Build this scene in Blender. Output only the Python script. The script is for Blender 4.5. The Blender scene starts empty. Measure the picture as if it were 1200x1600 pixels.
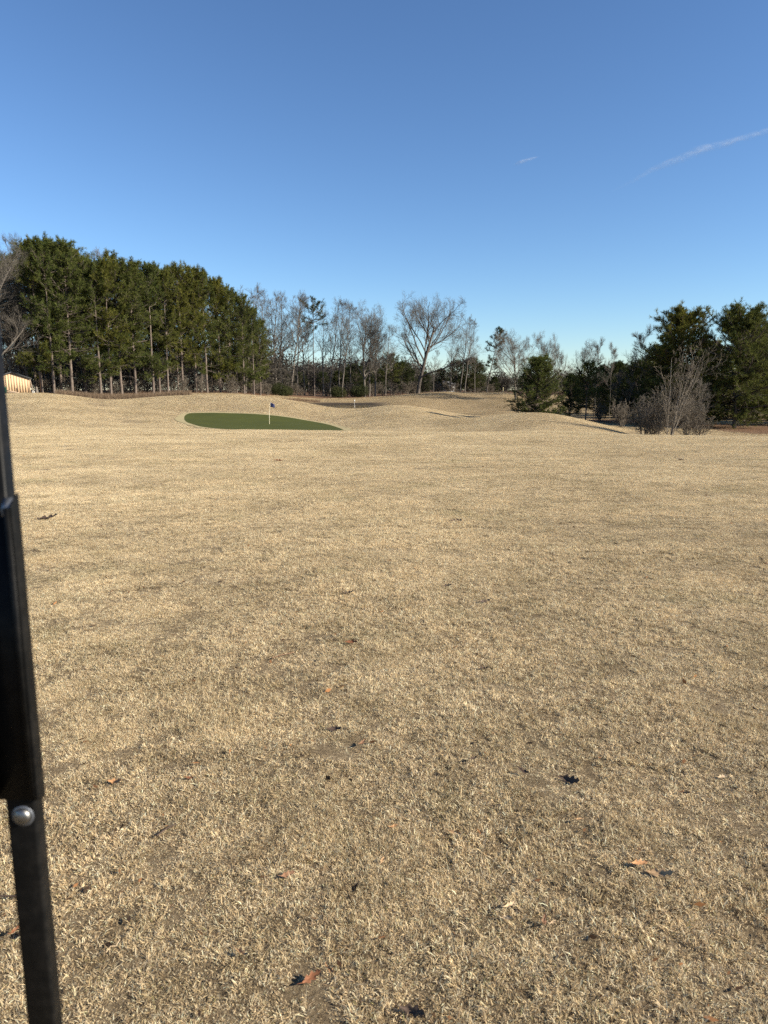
import bpy, math, random
import numpy as np
from mathutils import Vector, Matrix, Euler

SC = bpy.context.scene
COL = SC.collection
rad = math.radians

# ------------------------------------------------------------------ camera
EYE = 1.5
FPX = 1100.0                       # focal length in pixels of the 1200x1600 photograph
PITCH = math.atan(190.0 / FPX)     # looking a little down: horizon at y = 610
cam_d = bpy.data.cameras.new('camera')
cam = bpy.data.objects.new('camera', cam_d)
COL.objects.link(cam)
cam.location = (0, 0, EYE)
cam.rotation_euler = (math.pi / 2 - PITCH, 0, 0)
cam_d.sensor_fit = 'VERTICAL'
cam_d.sensor_height = 36.0
cam_d.lens = FPX / 1600.0 * 36.0
cam_d.clip_start = 0.05
cam_d.clip_end = 30000
cam_d.dof.use_dof = True
cam_d.dof.focus_distance = 6.0
cam_d.dof.aperture_fstop = 6.8
SC.camera = cam

# ------------------------------------------------------------------ sky, sun, exposure
SUN_AZ = 106.0      # degrees clockwise from the view direction (+Y)
SUN_EL = 27.0
world = bpy.data.worlds.new('World')
SC.world = world
world.use_nodes = True
wn = world.node_tree.nodes
wl = world.node_tree.links
sky = wn.new('ShaderNodeTexSky')
sky.sky_type = 'NISHITA'
sky.sun_disc = False
sky.sun_elevation = rad(SUN_EL)
sky.sun_rotation = rad(SUN_AZ)
sky.altitude = 0
sky.air_density = 1.0
sky.dust_density = 0.05
sky.ozone_density = 5.0
gam = wn.new('ShaderNodeGamma'); gam.inputs[1].default_value = 1.14
wl.new(sky.outputs[0], gam.inputs[0]); wl.new(gam.outputs[0], wn['Background'].inputs[0])
wn['Background'].inputs[1].default_value = 0.0585
sun_d = bpy.data.lights.new('sun', 'SUN')
sun_d.energy = 5.0
sun_d.angle = rad(0.53)
sun_d.color = (1.0, 0.92, 0.78)
sun = bpy.data.objects.new('sun', sun_d)
COL.objects.link(sun)
a, e = rad(SUN_AZ), rad(SUN_EL)
TO_SUN = Vector((math.sin(a) * math.cos(e), math.cos(a) * math.cos(e), math.sin(e)))
sun.rotation_euler = TO_SUN.to_track_quat('Z', 'Y').to_euler()
sun.location = (40, -20, 40)
SC.view_settings.view_transform = 'Standard'
SC.view_settings.look = 'None'
SC.view_settings.exposure = 1.19
SC.view_settings.gamma = 1.0
SC.view_settings.use_curve_mapping = False
SC.cycles.use_denoising = False
SC.cycles.max_bounces = 6
SC.cycles.diffuse_bounces = 2
SC.cycles.transparent_max_bounces = 8

# ------------------------------------------------------------------ helpers
def link(name, data, parent=None, loc=None, rot=None, scale=None):
    o = bpy.data.objects.new(name, data)
    COL.objects.link(o)
    if parent is not None:
        o.parent = parent
    if loc is not None:
        o.location = loc
    if rot is not None:
        o.rotation_euler = rot
    if scale is not None:
        o.scale = scale
    return o

def tag(o, label=None, cat=None, group=None, kind=None):
    if label: o['label'] = label
    if cat: o['category'] = cat
    if group: o['group'] = group
    if kind: o['kind'] = kind
    return o

class MB:
    """collects vertices, triangles and quads; mesh() makes one mesh of them"""
    def __init__(s):
        s.v = []; s.t = []; s.q = []; s.n = 0; s.c = []
    def add(s, v, t=None, q=None, c=None):
        v = np.asarray(v, np.float32).reshape(-1, 3)
        if t is not None and len(t): s.t.append(np.asarray(t, np.int64).reshape(-1, 3) + s.n)
        if q is not None and len(q): s.q.append(np.asarray(q, np.int64).reshape(-1, 4) + s.n)
        s.v.append(v); s.n += len(v)
        if c is not None: s.c.append(np.asarray(c, np.float32).reshape(-1, 3))
        return s
    def box(s, lo, hi):
        x0, y0, z0 = lo; x1, y1, z1 = hi
        v = [(x0,y0,z0),(x1,y0,z0),(x1,y1,z0),(x0,y1,z0),(x0,y0,z1),(x1,y0,z1),(x1,y1,z1),(x0,y1,z1)]
        return s.add(v, q=[(3,2,1,0),(4,5,6,7),(0,1,5,4),(1,2,6,5),(2,3,7,6),(3,0,4,7)])
    def prism(s, poly, y0, y1):
        """polygon in XZ pushed from y0 to y1"""
        n = len(poly)
        v = [(x, y0, z) for x, z in poly] + [(x, y1, z) for x, z in poly]
        s.add(v, q=[(i, (i+1) % n, n+(i+1) % n, n+i) for i in range(n)],
              t=[(0, i+1, i) for i in range(1, n-1)] + [(n, n+i, n+i+1) for i in range(1, n-1)])
        return s
    def tubes(s, P, R, sides=5):
        P = np.asarray(P, float); R = np.asarray(R, float)
        B, K, _ = P.shape
        T = np.gradient(P, axis=1)
        T /= np.linalg.norm(T, axis=2, keepdims=True) + 1e-9
        m = T.mean(axis=1)
        ref = np.where(np.abs(m[:, 2:3]) > 0.8, np.array([[1.0, 0.07, 0]]), np.array([[0, 0.05, 1.0]]))[:, None, :]
        U = np.cross(T, np.broadcast_to(ref, T.shape)); U /= np.linalg.norm(U, axis=2, keepdims=True) + 1e-9
        V = np.cross(T, U)
        an = np.arange(sides) / sides * 2 * np.pi
        ring = (P[:, :, None, :] + R[:, :, None, None] *
                (np.cos(an)[None, None, :, None] * U[:, :, None, :] + np.sin(an)[None, None, :, None] * V[:, :, None, :]))
        idx = np.arange(B * K * sides).reshape(B, K, sides)
        a_ = idx[:, :-1, :]; b_ = idx[:, 1:, :]
        q = np.stack([a_, np.roll(a_, -1, 2), np.roll(b_, -1, 2), b_], -1).reshape(-1, 4)
        return s.add(ring.reshape(-1, 3), q=q)
    def mesh(s, name, mat=None, smooth=False, attr=None):
        me = bpy.data.meshes.new(name)
        v = np.concatenate(s.v) if s.v else np.zeros((0, 3), np.float32)
        t = np.concatenate(s.t) if s.t else np.zeros((0, 3), np.int64)
        q = np.concatenate(s.q) if s.q else np.zeros((0, 4), np.int64)
        me.vertices.add(len(v)); me.vertices.foreach_set('co', v.astype(np.float32).ravel())
        nl = len(t) * 3 + len(q) * 4
        me.loops.add(nl)
        me.loops.foreach_set('vertex_index', np.concatenate([t.ravel(), q.ravel()]).astype(np.int32))
        me.polygons.add(len(t) + len(q))
        st = np.concatenate([np.arange(len(t)) * 3, len(t) * 3 + np.arange(len(q)) * 4]).astype(np.int32)
        me.polygons.foreach_set('loop_start', st)
        if smooth:
            me.polygons.foreach_set('use_smooth', np.ones(len(t) + len(q), bool))
        me.update(calc_edges=True)
        if s.c:
            c = np.concatenate(s.c)
            at = me.attributes.new('tint', 'FLOAT_COLOR', 'POINT')
            at.data.foreach_set('color', np.concatenate([c, np.ones((len(c), 1), np.float32)], 1).astype(np.float32).ravel())
        if attr:
            for k, val in attr.items():
                at = me.attributes.new(k, 'FLOAT', 'POINT'); at.data.foreach_set('value', np.asarray(val, np.float32))
        if mat is not None: me.materials.append(mat)
        return me

def vnoise(x, y, f, seed=0):
    x = np.asarray(x, float) * f; y = np.asarray(y, float) * f
    xi = np.floor(x).astype(np.int64); yi = np.floor(y).astype(np.int64)
    fx = x - xi; fy = y - yi
    fx = fx * fx * (3 - 2 * fx); fy = fy * fy * (3 - 2 * fy)
    def h(i, j):
        n = (i * 374761393 + j * 668265263 + seed * 1442695041) & 0x7fffffff
        n = ((n ^ (n >> 13)) * 1274126177) & 0x7fffffff
        return ((n ^ (n >> 16)) & 0xffff) / 65535.0
    return (h(xi, yi) * (1-fx) + h(xi+1, yi) * fx) * (1-fy) + (h(xi, yi+1) * (1-fx) + h(xi+1, yi+1) * fx) * fy

# ------------------------------------------------------------------ photograph pixel -> world ray
CP, SP = math.cos(PITCH), math.sin(PITCH)
def ray(px, py):
    u = (px - 600.0) / FPX; w = (800.0 - py) / FPX
    return np.array([u, CP + w * SP, -SP + w * CP])
def at(px, py, Y):
    d = ray(px, py); t = Y / d[1]
    return Vector((d[0] * t, Y, EYE + d[2] * t))
def zof(py, Y):
    d = ray(600, py); return EYE + d[2] * Y / d[1]

# ------------------------------------------------------------------ terrain
ROWS = [
 (46,  [(0,668),(300,671),(530,673),(700,675),(850,674),(950,676),(1050,682),(1100,684),(1200,685)]),
 (54,  [(0,668),(300,671),(420,673),(530,674),(700,676),(800,673),(850,671),(900,672),(950,677),(1000,684),(1050,690),(1200,693)]),
 (62,  [(0,657),(60,652),(110,654),(200,662),(290,664),(420,668),(530,671),(600,669),(700,667),(770,660),(810,656),(850,656),(900,661),(950,670),(1000,682),(1050,686),(1200,686)]),
 (70,  [(0,643),(60,638),(110,643),(200,652),(290,656),(420,661),(530,665),(600,658),(700,656),(760,652),(800,646),(830,645),(870,647),(900,654),(950,665),(1000,676),(1200,676)]),
 (80,  [(0,627),(60,624),(110,630),(160,637),(230,641),(300,645),(400,646),(440,648),(500,656),(560,650),(610,641),(650,642),(700,650),(740,656),(800,654),(850,656),(900,664),(1200,667)]),
 (95,  [(0,617),(60,615),(110,618),(160,626),(200,624),(270,617),(330,616),(400,617),(450,624),(530,639),(575,638),(610,632),(650,634),(700,643),(740,650),(790,652),(850,654),(1200,659)]),
 (103, [(0,615),(60,615),(110,620),(160,629),(200,628),(300,619),(400,619),(450,630),(520,644),(560,645),(610,643),(650,648),(700,654),(740,656),(850,653),(1200,655)]),
 (112, [(0,614),(60,614),(110,616),(160,619),(200,619),(300,616),(400,618),(450,634),(500,645),(600,645),(650,648),(740,653),(790,650),(850,650),(1200,651)]),
 (128, [(0,612),(300,613),(400,616),(440,630),(500,640),(560,640),(600,637),(650,637),(740,647),(790,643),(850,645),(1200,646)]),
 (140, [(0,611),(300,612),(400,615),(440,621),(500,630),(560,631.5),(600,629),(640,627),(700,634),(750,636),(790,632),(850,638),(1200,641)]),
 (165, [(0,610),(300,611),(400,614),(500,620),(580,621),(620,618),(660,614),(690,612),(730,614),(760,614.5),(790,613),(850,624),(1200,632)]),
 (220, [(0,609),(400,612),(600,616),(700,616),(800,615),(1200,620)]),
 (330, [(0,609),(600,611.5),(1200,613)]),
 (900, [(0,609.5),(1200,609.5)]),
]
def hermite(xk, Yk, x):
    """shape-preserving cubic through xk (n,), values Yk (n,m), at x (any)"""
    h = np.diff(xk)[:, None]; d = np.diff(Yk, axis=0) / h
    m = np.zeros_like(Yk)
    s = (d[:-1] * d[1:]) > 0
    w = np.where(s, 2 * d[:-1] * d[1:] / np.where(s, d[:-1] + d[1:], 1), 0)
    m[1:-1] = w; m[0] = d[0]; m[-1] = d[-1]
    return m
PXG = np.arange(-20, 1221, 4.0)
def _row(D, pts):
    p = np.array(pts, float)
    k = np.ones(9) / 9
    z = np.array([zof(q, D) for q in p[:, 1]])
    g = np.interp(PXG, p[:, 0], z)
    for _ in range(2):
        g = np.convolve(np.pad(g, 4, mode='edge'), k, mode='valid')
    return g
SL = 0.0222
_D = [-3000, -5, 0, 12, 24, 34]; _Z = [np.zeros_like(PXG)] * 3 + [np.full_like(PXG, -SL * d) for d in (12, 24, 34)]
for D_, p_ in ROWS:
    _D.append(D_); _Z.append(_row(D_, p_))
_D.append(9000); _Z.append(_Z[-1].copy())
_D = np.array(_D, float); _Z = np.array(_Z)
_M = hermite(_D, _Z, None)
def ground_z(X, Y, micro=True):
    X = np.asarray(X, float); Y = np.asarray(Y, float)
    sh = np.broadcast(X, Y).shape
    X = np.broadcast_to(X, sh).ravel(); Y = np.broadcast_to(Y, sh).ravel()
    Yc = np.clip(Y, -2900, 8900)
    i = np.clip(np.searchsorted(_D, Yc) - 1, 0, len(_D) - 2)
    px = 600 + 1112 * X / np.maximum(Yc, 20.0)
    g = np.clip((px - PXG[0]) / 4.0, 0, len(PXG) - 1.001)
    gi = g.astype(int); gf = g - gi
    def col(A, r): return A[r, gi] * (1 - gf) + A[r, gi + 1] * gf
    h = _D[i + 1] - _D[i]; t = (Yc - _D[i]) / h
    z0, z1, m0, m1 = col(_Z, i), col(_Z, i + 1), col(_M, i), col(_M, i + 1)
    z = (2*t**3 - 3*t**2 + 1) * z0 + (t**3 - 2*t**2 + t) * h * m0 + (-2*t**3 + 3*t**2) * z1 + (t**3 - t**2) * h * m1
    if micro:
        near = np.clip(1 - np.abs(Y) / 60, 0, 1)
        z = z + near * (0.034 * (vnoise(X, Y, 0.9, 3) - .5) + 0.018 * (vnoise(X, Y, 2.3, 4) - .5)) + np.clip(near * 3, 0, 1) * np.clip(Y / 15, 0, 1) * .10 * (vnoise(X, Y, .28, 8) - .5)
        far = np.clip((Y - 40) / 30, 0, 1) * np.clip((400 - Y) / 200, 0, 1)
        z = z + far * (0.24 * (vnoise(X, Y, 0.11, 5) - .5) + 0.05 * (vnoise(X, Y, 0.4, 6) - .5))
    return z.reshape(sh) if sh else float(z[0])
def gz(x, y): return float(ground_z(np.array([x]), np.array([y]))[0])
def hit(px, py, lo=1.0, hi=400.0):
    d = ray(px, py)
    ys = np.concatenate([np.linspace(lo, 20, 800), np.linspace(20, hi, 3000)])
    t = ys / d[1]; X = d[0] * t; Z = EYE + d[2] * t
    f = Z - ground_z(X, ys)
    k = np.where(f < 0)[0]
    k = k[0] if len(k) else len(ys) - 1
    return Vector((X[k], ys[k], float(ground_z(X[k:k+1], ys[k:k+1])[0])))

# where the lawn gives way to woodland floor, as distance against direction
_wl_px = np.array([-400, 0, 60, 110, 200, 300, 400, 430, 480, 560, 640, 700, 760, 1000, 1400])
_wl_D  = np.array([106, 108, 108, 109, 113, 119, 127, 143, 152, 160, 168, 176, 182, 230, 230])
LITTER_SPOTS = [(46, 72, 13), (60, 76, 18), (34, 84, 8), (30, 90, 7)]
def litter_mask(X, Y):
    px = 600 + 1112 * X / np.maximum(Y, 20)
    nz = vnoise(X, Y, .35, 9) * 2 + vnoise(X, Y, 1.1, 10) - 1.5
    m = np.clip((Y - np.interp(px, _wl_px, _wl_D)) / 2.5 + nz * .6, 0, 1)
    for cx, cy, r in LITTER_SPOTS:
        m = np.maximum(m, np.clip((r - np.hypot(X - cx, Y - cy)) / 4 + nz * .5, 0, 1))
    return m

# ------------------------------------------------------------------ materials
def mat(name):
    m = bpy.data.materials.new(name); m.use_nodes = True
    nt = m.node_tree
    return m, nt.nodes, nt.links, nt.nodes['Principled BSDF']
def noise(n, l, scale, detail=4, rough=.55, vec=None, dist=0):
    t = n.new('ShaderNodeTexNoise'); t.inputs['Scale'].default_value = scale
    t.inputs['Detail'].default_value = detail; t.inputs['Roughness'].default_value = rough
    t.inputs['Distortion'].default_value = dist
    if vec is not None: l.new(vec, t.inputs['Vector'])
    return t
def ramp(n, l, src, stops):
    r = n.new('ShaderNodeValToRGB')
    el = r.color_ramp.elements
    while len(el) < len(stops): el.new(.5)
    for e_, (p, c) in zip(el, stops):
        e_.position = p; e_.color = (*c, 1) if len(c) == 3 else c
    l.new(src, r.inputs[0]); return r
def mixc(n, l, fac, a_, b_, mode='MIX'):
    m = n.new('ShaderNodeMix'); m.data_type = 'RGBA'; m.blend_type = mode
    for sock, val in ((m.inputs[0], fac), (m.inputs[6], a_), (m.inputs[7], b_)):
        if isinstance(val, (int, float)): sock.default_value = val
        elif isinstance(val, tuple): sock.default_value = (*val, 1)
        else: l.new(val, sock)
    return m.outputs[2]
def bump(n, l, src, strength, dist, p):
    b = n.new('ShaderNodeBump'); b.inputs['Strength'].default_value = strength; b.inputs['Distance'].default_value = dist
    l.new(src, b.inputs['Height']); l.new(b.outputs[0], p.inputs['Normal'])
def pos(n): return n.new('ShaderNodeNewGeometry').outputs['Position']
def objc(n): return n.new('ShaderNodeTexCoord').outputs['Object']

def lawn_tone(n, l, base):
    """slow changes of tone over the lawn, in world metres"""
    p = pos(n)
    a1 = noise(n, l, .22, 3, .6, p); a2 = noise(n, l, 1.3, 4, .6, p); a3 = noise(n, l, 6.0, 3, .6, p)
    r1 = ramp(n, l, a1.outputs[0], [(.3, (.86, .83, .78)), (.7, (1.08, 1.07, 1.05))])
    r2 = ramp(n, l, a2.outputs[0], [(.28, (.80, .79, .75)), (.5, (.98, .98, .98)), (.75, (1.10, 1.08, 1.05))])
    r3 = ramp(n, l, a3.outputs[0], [(.3, (.74, .72, .68)), (.55, (1, 1, 1)), (.8, (1.1, 1.1, 1.08))])
    c = mixc(n, l, 1.0, base, r1.outputs[0], 'MULTIPLY')
    c = mixc(n, l, 1.0, c, r2.outputs[0], 'MULTIPLY')
    c = mixc(n, l, 1.0, c, r3.outputs[0], 'MULTIPLY')
    g = noise(n, l, .6, 3, .6, p)
    gr = ramp(n, l, g.outputs[0], [(.58, (0, 0, 0)), (.8, (.30, .30, .30))])
    return mixc(n, l, gr.outputs[0], c, (.30, .29, .13))

M = {}
# dry grass blades
m, n, l, p = mat('dry_grass_blade')
at_ = n.new('ShaderNodeAttribute'); at_.attribute_name = 'tint'
c = lawn_tone(n, l, at_.outputs['Color'])
l.new(c, p.inputs['Base Color']); p.inputs['Roughness'].default_value = .6
p.inputs['Specular IOR Level'].default_value = .2
tl_ = n.new('ShaderNodeBsdfTranslucent'); l.new(c, tl_.inputs[0])
mx_ = n.new('ShaderNodeMixShader'); mx_.inputs[0].default_value = .3
l.new(p.outputs[0], mx_.inputs[1]); l.new(tl_.outputs[0], mx_.inputs[2]); l.new(mx_.outputs[0], n['Material Output'].inputs[0])
M['blade'] = m
# ground: thatch and soil under the blades, litter under trees
m, n, l, p = mat('lawn_soil_and_litter')
P_ = pos(n)
t1 = noise(n, l, 75, 8, .78, P_); t2 = noise(n, l, 4, 4, .6, P_)
thatch = ramp(n, l, t1.outputs[0], [(.3, (.075, .055, .034)), (.5, (.20, .152, .095)), (.7, (.40, .315, .20))])
c = lawn_tone(n, l, thatch.outputs[0])
t3 = noise(n, l, 9, 5, .7, P_)
lit = ramp(n, l, t3.outputs[0], [(.3, (.05, .032, .02)), (.5, (.14, .08, .045)), (.7, (.24, .15, .085))])
la = n.new('ShaderNodeAttribute'); la.attribute_name = 'litter'
c = mixc(n, l, la.outputs['Fac'], c, lit.outputs[0])
ma = n.new('ShaderNodeAttribute'); ma.attribute_name = 'mud_and_dark'
c = mixc(n, l, ma.outputs['Fac'], c, (.045, .034, .024))
l.new(c, p.inputs['Base Color']); p.inputs['Roughness'].default_value = .95
p.inputs['Specular IOR Level'].default_value = .1
bump(n, l, t1.outputs[0], .8, .03, p)
M['ground'] = m
# putting green
m, n, l, p = mat('putting_green_turf')
P_ = pos(n)
t1 = noise(n, l, 30, 4, .7, P_); t2 = noise(n, l, .35, 4, .6, P_)
c = ramp(n, l, t1.outputs[0], [(.3, (.038, .046, .0105)), (.7, (.068, .079, .019))]).outputs[0]
c2 = ramp(n, l, t2.outputs[0], [(.3, (.86, .84, .9)), (.7, (1.15, 1.08, 1.0))]).outputs[0]
l.new(mixc(n, l, 1.0, c, c2, 'MULTIPLY'), p.inputs['Base Color']); p.inputs['Roughness'].default_value = .9
p.inputs['Specular IOR Level'].default_value = .1
M['green'] = m
# water
m, n, l, p = mat('pond_water')
p.inputs['Base Color'].default_value = (.012, .014, .012, 1); p.inputs['Roughness'].default_value = .04
t1 = noise(n, l, 3.0, 3, .5, pos(n)); bump(n, l, t1.outputs[0], .35, .05, p)
M['water'] = m

def foliage(name, dark, light, trans=.25):
    m = bpy.data.materials.new(name); m.use_nodes = True
    n = m.node_tree.nodes; l = m.node_tree.links
    n.remove(n['Principled BSDF'])
    at_ = n.new('ShaderNodeAttribute'); at_.attribute_name = 'tint'
    oi = n.new('ShaderNodeObjectInfo')
    c = mixc(n, l, at_.outputs['Fac'], dark, light)
    r = ramp(n, l, oi.outputs['Random'], [(0, (.8, .86, .9)), (.5, (1, 1, 1)), (1, (1.22, 1.08, .85))])
    c = mixc(n, l, 1.0, c, r.outputs[0], 'MULTIPLY')
    d = n.new('ShaderNodeBsdfDiffuse'); t = n.new('ShaderNodeBsdfTranslucent'); mx = n.new('ShaderNodeMixShader')
    l.new(c, d.inputs[0]); l.new(c, t.inputs[0]); mx.inputs[0].default_value = trans
    l.new(d.outputs[0], mx.inputs[1]); l.new(t.outputs[0], mx.inputs[2])
    l.new(mx.outputs[0], n['Material Output'].inputs[0])
    return m
M['needle'] = foliage('pine_needles', (.044, .059, .017), (.148, .152, .042))
M['needle_mid'] = foliage('deep_green_needles', (.042, .055, .017), (.155, .158, .043))
M['needle_dark'] = foliage('dark_evergreen_needles', (.026, .036, .014), (.062, .072, .024))
M['shrub_leaf'] = foliage('evergreen_shrub_leaves', (.032, .038, .016), (.075, .076, .032))
M['far_leaf'] = foliage('distant_woodland', (.052, .045, .036), (.112, .094, .074))
M['dead_leaf'] = foliage('clinging_dead_leaves', (.14, .075, .035), (.24, .14, .07))

def bark(name, c0, c1, sc=2.5):
    m, n, l, p = mat(name)
    o = objc(n); mp = n.new('ShaderNodeMapping'); mp.inputs['Scale'].default_value = (1, 1, .25); l.new(o, mp.inputs[0])
    t = noise(n, l, sc * 3, 5, .7, mp.outputs[0])
    r = ramp(n, l, t.outputs[0], [(.32, c0), (.68, c1)])
    l.new(r.outputs[0], p.inputs['Base Color']); p.inputs['Roughness'].default_value = .9
    p.inputs['Specular IOR Level'].default_value = .1
    bump(n, l, t.outputs[0], .6, .05, p)
    return m
M['pine_bark'] = bark('pine_bark', (.06, .047, .038), (.205, .163, .132))
M['limb'] = bark('pine_limb_bark', (.05, .04, .032), (.13, .105, .085))
M['grey_bark'] = bark('grey_bark', (.068, .059, .049), (.195, .168, .14))
M['dark_bark'] = bark('dark_bark', (.05, .042, .035), (.135, .112, .093))
M['twig'] = bark('twig_bark', (.070, .061, .050), (.145, .128, .106))
M['brush_twig'] = bark('brush_twig_bark', (.10, .082, .062), (.20, .168, .13))
M['pale_twig'] = bark('pale_twig_bark', (.20, .165, .125), (.36, .305, .24))
def plain(name, col, rough=.6, metal=0, spec=.5, var=.0, sc=20):
    m, n, l, p = mat(name)
    p.inputs['Roughness'].default_value = rough; p.inputs['Metallic'].default_value = metal
    p.inputs['Specular IOR Level'].default_value = spec
    if var:
        t = noise(n, l, sc, 5, .65, objc(n))
        r = ramp(n, l, t.outputs[0], [(.3, tuple(x * (1 - var) for x in col)), (.7, tuple(min(1, x * (1 + var)) for x in col))])
        l.new(r.outputs[0], p.inputs['Base Color'])
    else: p.inputs['Base Color'].default_value = (*col, 1)
    return m

# ------------------------------------------------------------------ ground sheet
def axis(parts):
    out = []
    for a_, b_, st in parts: out.append(np.arange(a_, b_, st))
    return np.unique(np.round(np.concatenate(out), 4))
yy = axis([(-60, 0, 6), (0, 16, .3), (16, 46, .7), (46, 180, 1.0), (180, 260, 4), (260, 500, 12), (500, 1500, 80), (1500, 6001, 500)])
half = axis([(0, 11, .3), (11, 34, .8), (34, 95, 1.0), (95, 160, 4), (160, 400, 14), (400, 1500, 90), (1500, 6001, 500)])
xx = np.concatenate([-half[:0:-1], half])
GX, GY = np.meshgrid(xx, yy)
GZ = ground_z(GX, GY)
LIT = litter_mask(GX, GY)
# muddy pond rim and ditch in front of the grove, plus a darker patch in the hollow
pxg = 600 + 1112 * GX / np.maximum(GY, 20)
MUD_AND_DARK = np.clip(1 - np.abs(GY - 103.5) / 3.0, 0, 1) * np.clip((pxg - 105) / 12, 0, 1) * np.clip((290 - pxg) / 30, 0, 1)
POND_Z = -1.18
inb = (GY > 97) & (GY < 143) & (pxg > 400) & (pxg < 680)
MUD_AND_DARK = np.maximum(MUD_AND_DARK, np.where(inb, np.clip((POND_Z + .40 - GZ) / .22, 0, 1) * np.clip((612 - pxg) / 30, 0, 1), 0))
MUD_AND_DARK = np.maximum(MUD_AND_DARK, np.where((GY > 104) & (GY < 128), np.clip(1 - np.hypot((pxg - 735) / 45, (GY - 124) / 7), 0, .8), 0))  # ground darkened in the hollow, carried by the same mask
# bare divots in the near lawn, as the photograph shows them
DIVOTS = [(1150,1520,.11),(890,1225,.10),(846,1456,.05),(818,1215,.07),(97,1575,.05),(648,1588,.07),(738,1196,.05),
          (570,1170,.08),(445,1378,.05),(300,1246,.07),(1120,1120,.1),(520,1146,.08),(1048,1044,.1),(995,1040,.08),
          (240,940,.1),(500,868,.12),(785,1090,.08),(700,1285,.06),(255,1320,.1),(1010,1335,.06)]
DIV = []
for px_, py_, r_ in DIVOTS:
    h_ = hit(px_, py_); DIV.append((h_.x, h_.y, r_))
ny, nx = GX.shape
idx = np.arange(ny * nx).reshape(ny, nx)
q = np.stack([idx[:-1, :-1], idx[:-1, 1:], idx[1:, 1:], idx[1:, :-1]], -1).reshape(-1, 4)
g = MB().add(np.stack([GX, GY, GZ], -1).reshape(-1, 3), q=q)
ground = link('ground', g.mesh('ground', M['ground'], True, {'litter': LIT.ravel(), 'mud_and_dark': MUD_AND_DARK.ravel()}))
tag(ground, 'dry winter golf course ground rolling away to the trees', 'ground', kind='structure')

# ------------------------------------------------------------------ putting green (a draped sheet)
gp = [(289,646.5),(310,645.5),(345,645.2),(390,647),(430,650),(468,655),(500,660.5),(522,666),(536,671)]
far_edge = [hit(*c_) for c_ in gp]
pts = [(v.x, v.y) for v in far_edge] + [(-3.0, 55.5), (-7, 53.5), (-11, 53.8), (-14.2, 57), (-16.5, 62), (-19.2, 68)]
pts = np.array(pts)
def smooth_closed(P, it=3):
    for _ in range(it):
        Q = np.empty((len(P) * 2, 2)); N = np.roll(P, -1, 0)
        Q[0::2] = .75 * P + .25 * N; Q[1::2] = .25 * P + .75 * N; P = Q
    return P
GREEN = smooth_closed(pts)
def in_poly(X, Y, P):
    inside = np.zeros(X.shape, bool); j = len(P) - 1
    for i in range(len(P)):
        xi, yi, xj, yj = *P[i], *P[j]
        if yi != yj:
            inside ^= ((yi > Y) != (yj > Y)) & (X < (xj - xi) * (Y - yi) / (yj - yi) + xi)
        j = i
    return inside
cg = GREEN.mean(0)
rings = []
for k in range(0, 21):
    rings.append(cg + (GREEN - cg) * (k / 20.0 + .0005))
R_ = np.array(rings); nk, nm, _ = R_.shape
def drape(R_, dz):
    v = np.concatenate([R_, (ground_z(R_[..., 0], R_[..., 1]) + dz)[..., None]], -1)
    id_ = np.arange(R_.shape[0] * R_.shape[1]).reshape(R_.shape[:2])
    q = np.stack([id_[:-1], np.roll(id_[:-1], -1, 1), np.roll(id_[1:], -1, 1), id_[1:]], -1).reshape(-1, 4)
    return v.reshape(-1, 3), q[:, ::-1]
v, q = drape(R_, .035)
o = link('putting_green', MB().add(v, q=q).mesh('putting_green', M['green'], True))
tag(o, 'dark green mown putting green beyond the dry lawn', 'putting green', kind='structure')
# collar: a closely cut ring of pale turf round the green
m, n, l, p = mat('green_collar_turf')
t1 = noise(n, l, 6, 5, .7, pos(n)); c = ramp(n, l, t1.outputs[0], [(.3, (.21, .18, .085)), (.7, (.43, .345, .20))]).outputs[0]
l.new(c, p.inputs['Base Color']); p.inputs['Roughness'].default_value = .95; p.inputs['Specular IOR Level'].default_value = .1
wob = .55 + .7 * (vnoise(GREEN[:, 0], GREEN[:, 1], .5, 71) - .3)
nrm = np.roll(GREEN, -1, 0) - np.roll(GREEN, 1, 0); nrm = np.stack([nrm[:, 1], -nrm[:, 0]], 1); nrm /= np.linalg.norm(nrm, axis=1, keepdims=True) + 1e-9
if ((GREEN - GREEN.mean(0)) * nrm).sum() < 0: nrm = -nrm
COLLAR = GREEN + nrm * wob[:, None]
Rc = np.stack([GREEN * (1 - f_) + COLLAR * f_ for f_ in (-.15, 0, .33, .66, 1.0)])
v, q = drape(Rc, .028)
o = link('green_collar', MB().add(v, q=q).mesh('green_collar', m, True))
tag(o, 'pale closely cut collar of turf round the putting green', 'collar', kind='structure')

# ------------------------------------------------------------------ pond
c0 = at(530, 634, 121)
th = np.linspace(0, 2 * np.pi, 48, endpoint=False)
pv = np.stack([c0.x - 1 + 9.5 * np.cos(th), 121 + 21 * np.sin(th), np.full(48, POND_Z)], 1)
pv = np.concatenate([pv, [[c0.x, 121, POND_Z]]])
o = link('pond', MB().add(pv, t=[(i, (i + 1) % 48, 48) for i in range(48)]).mesh('pond', M['water']))
tag(o, 'still dark pond behind the middle mound', 'pond', kind='structure')

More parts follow.
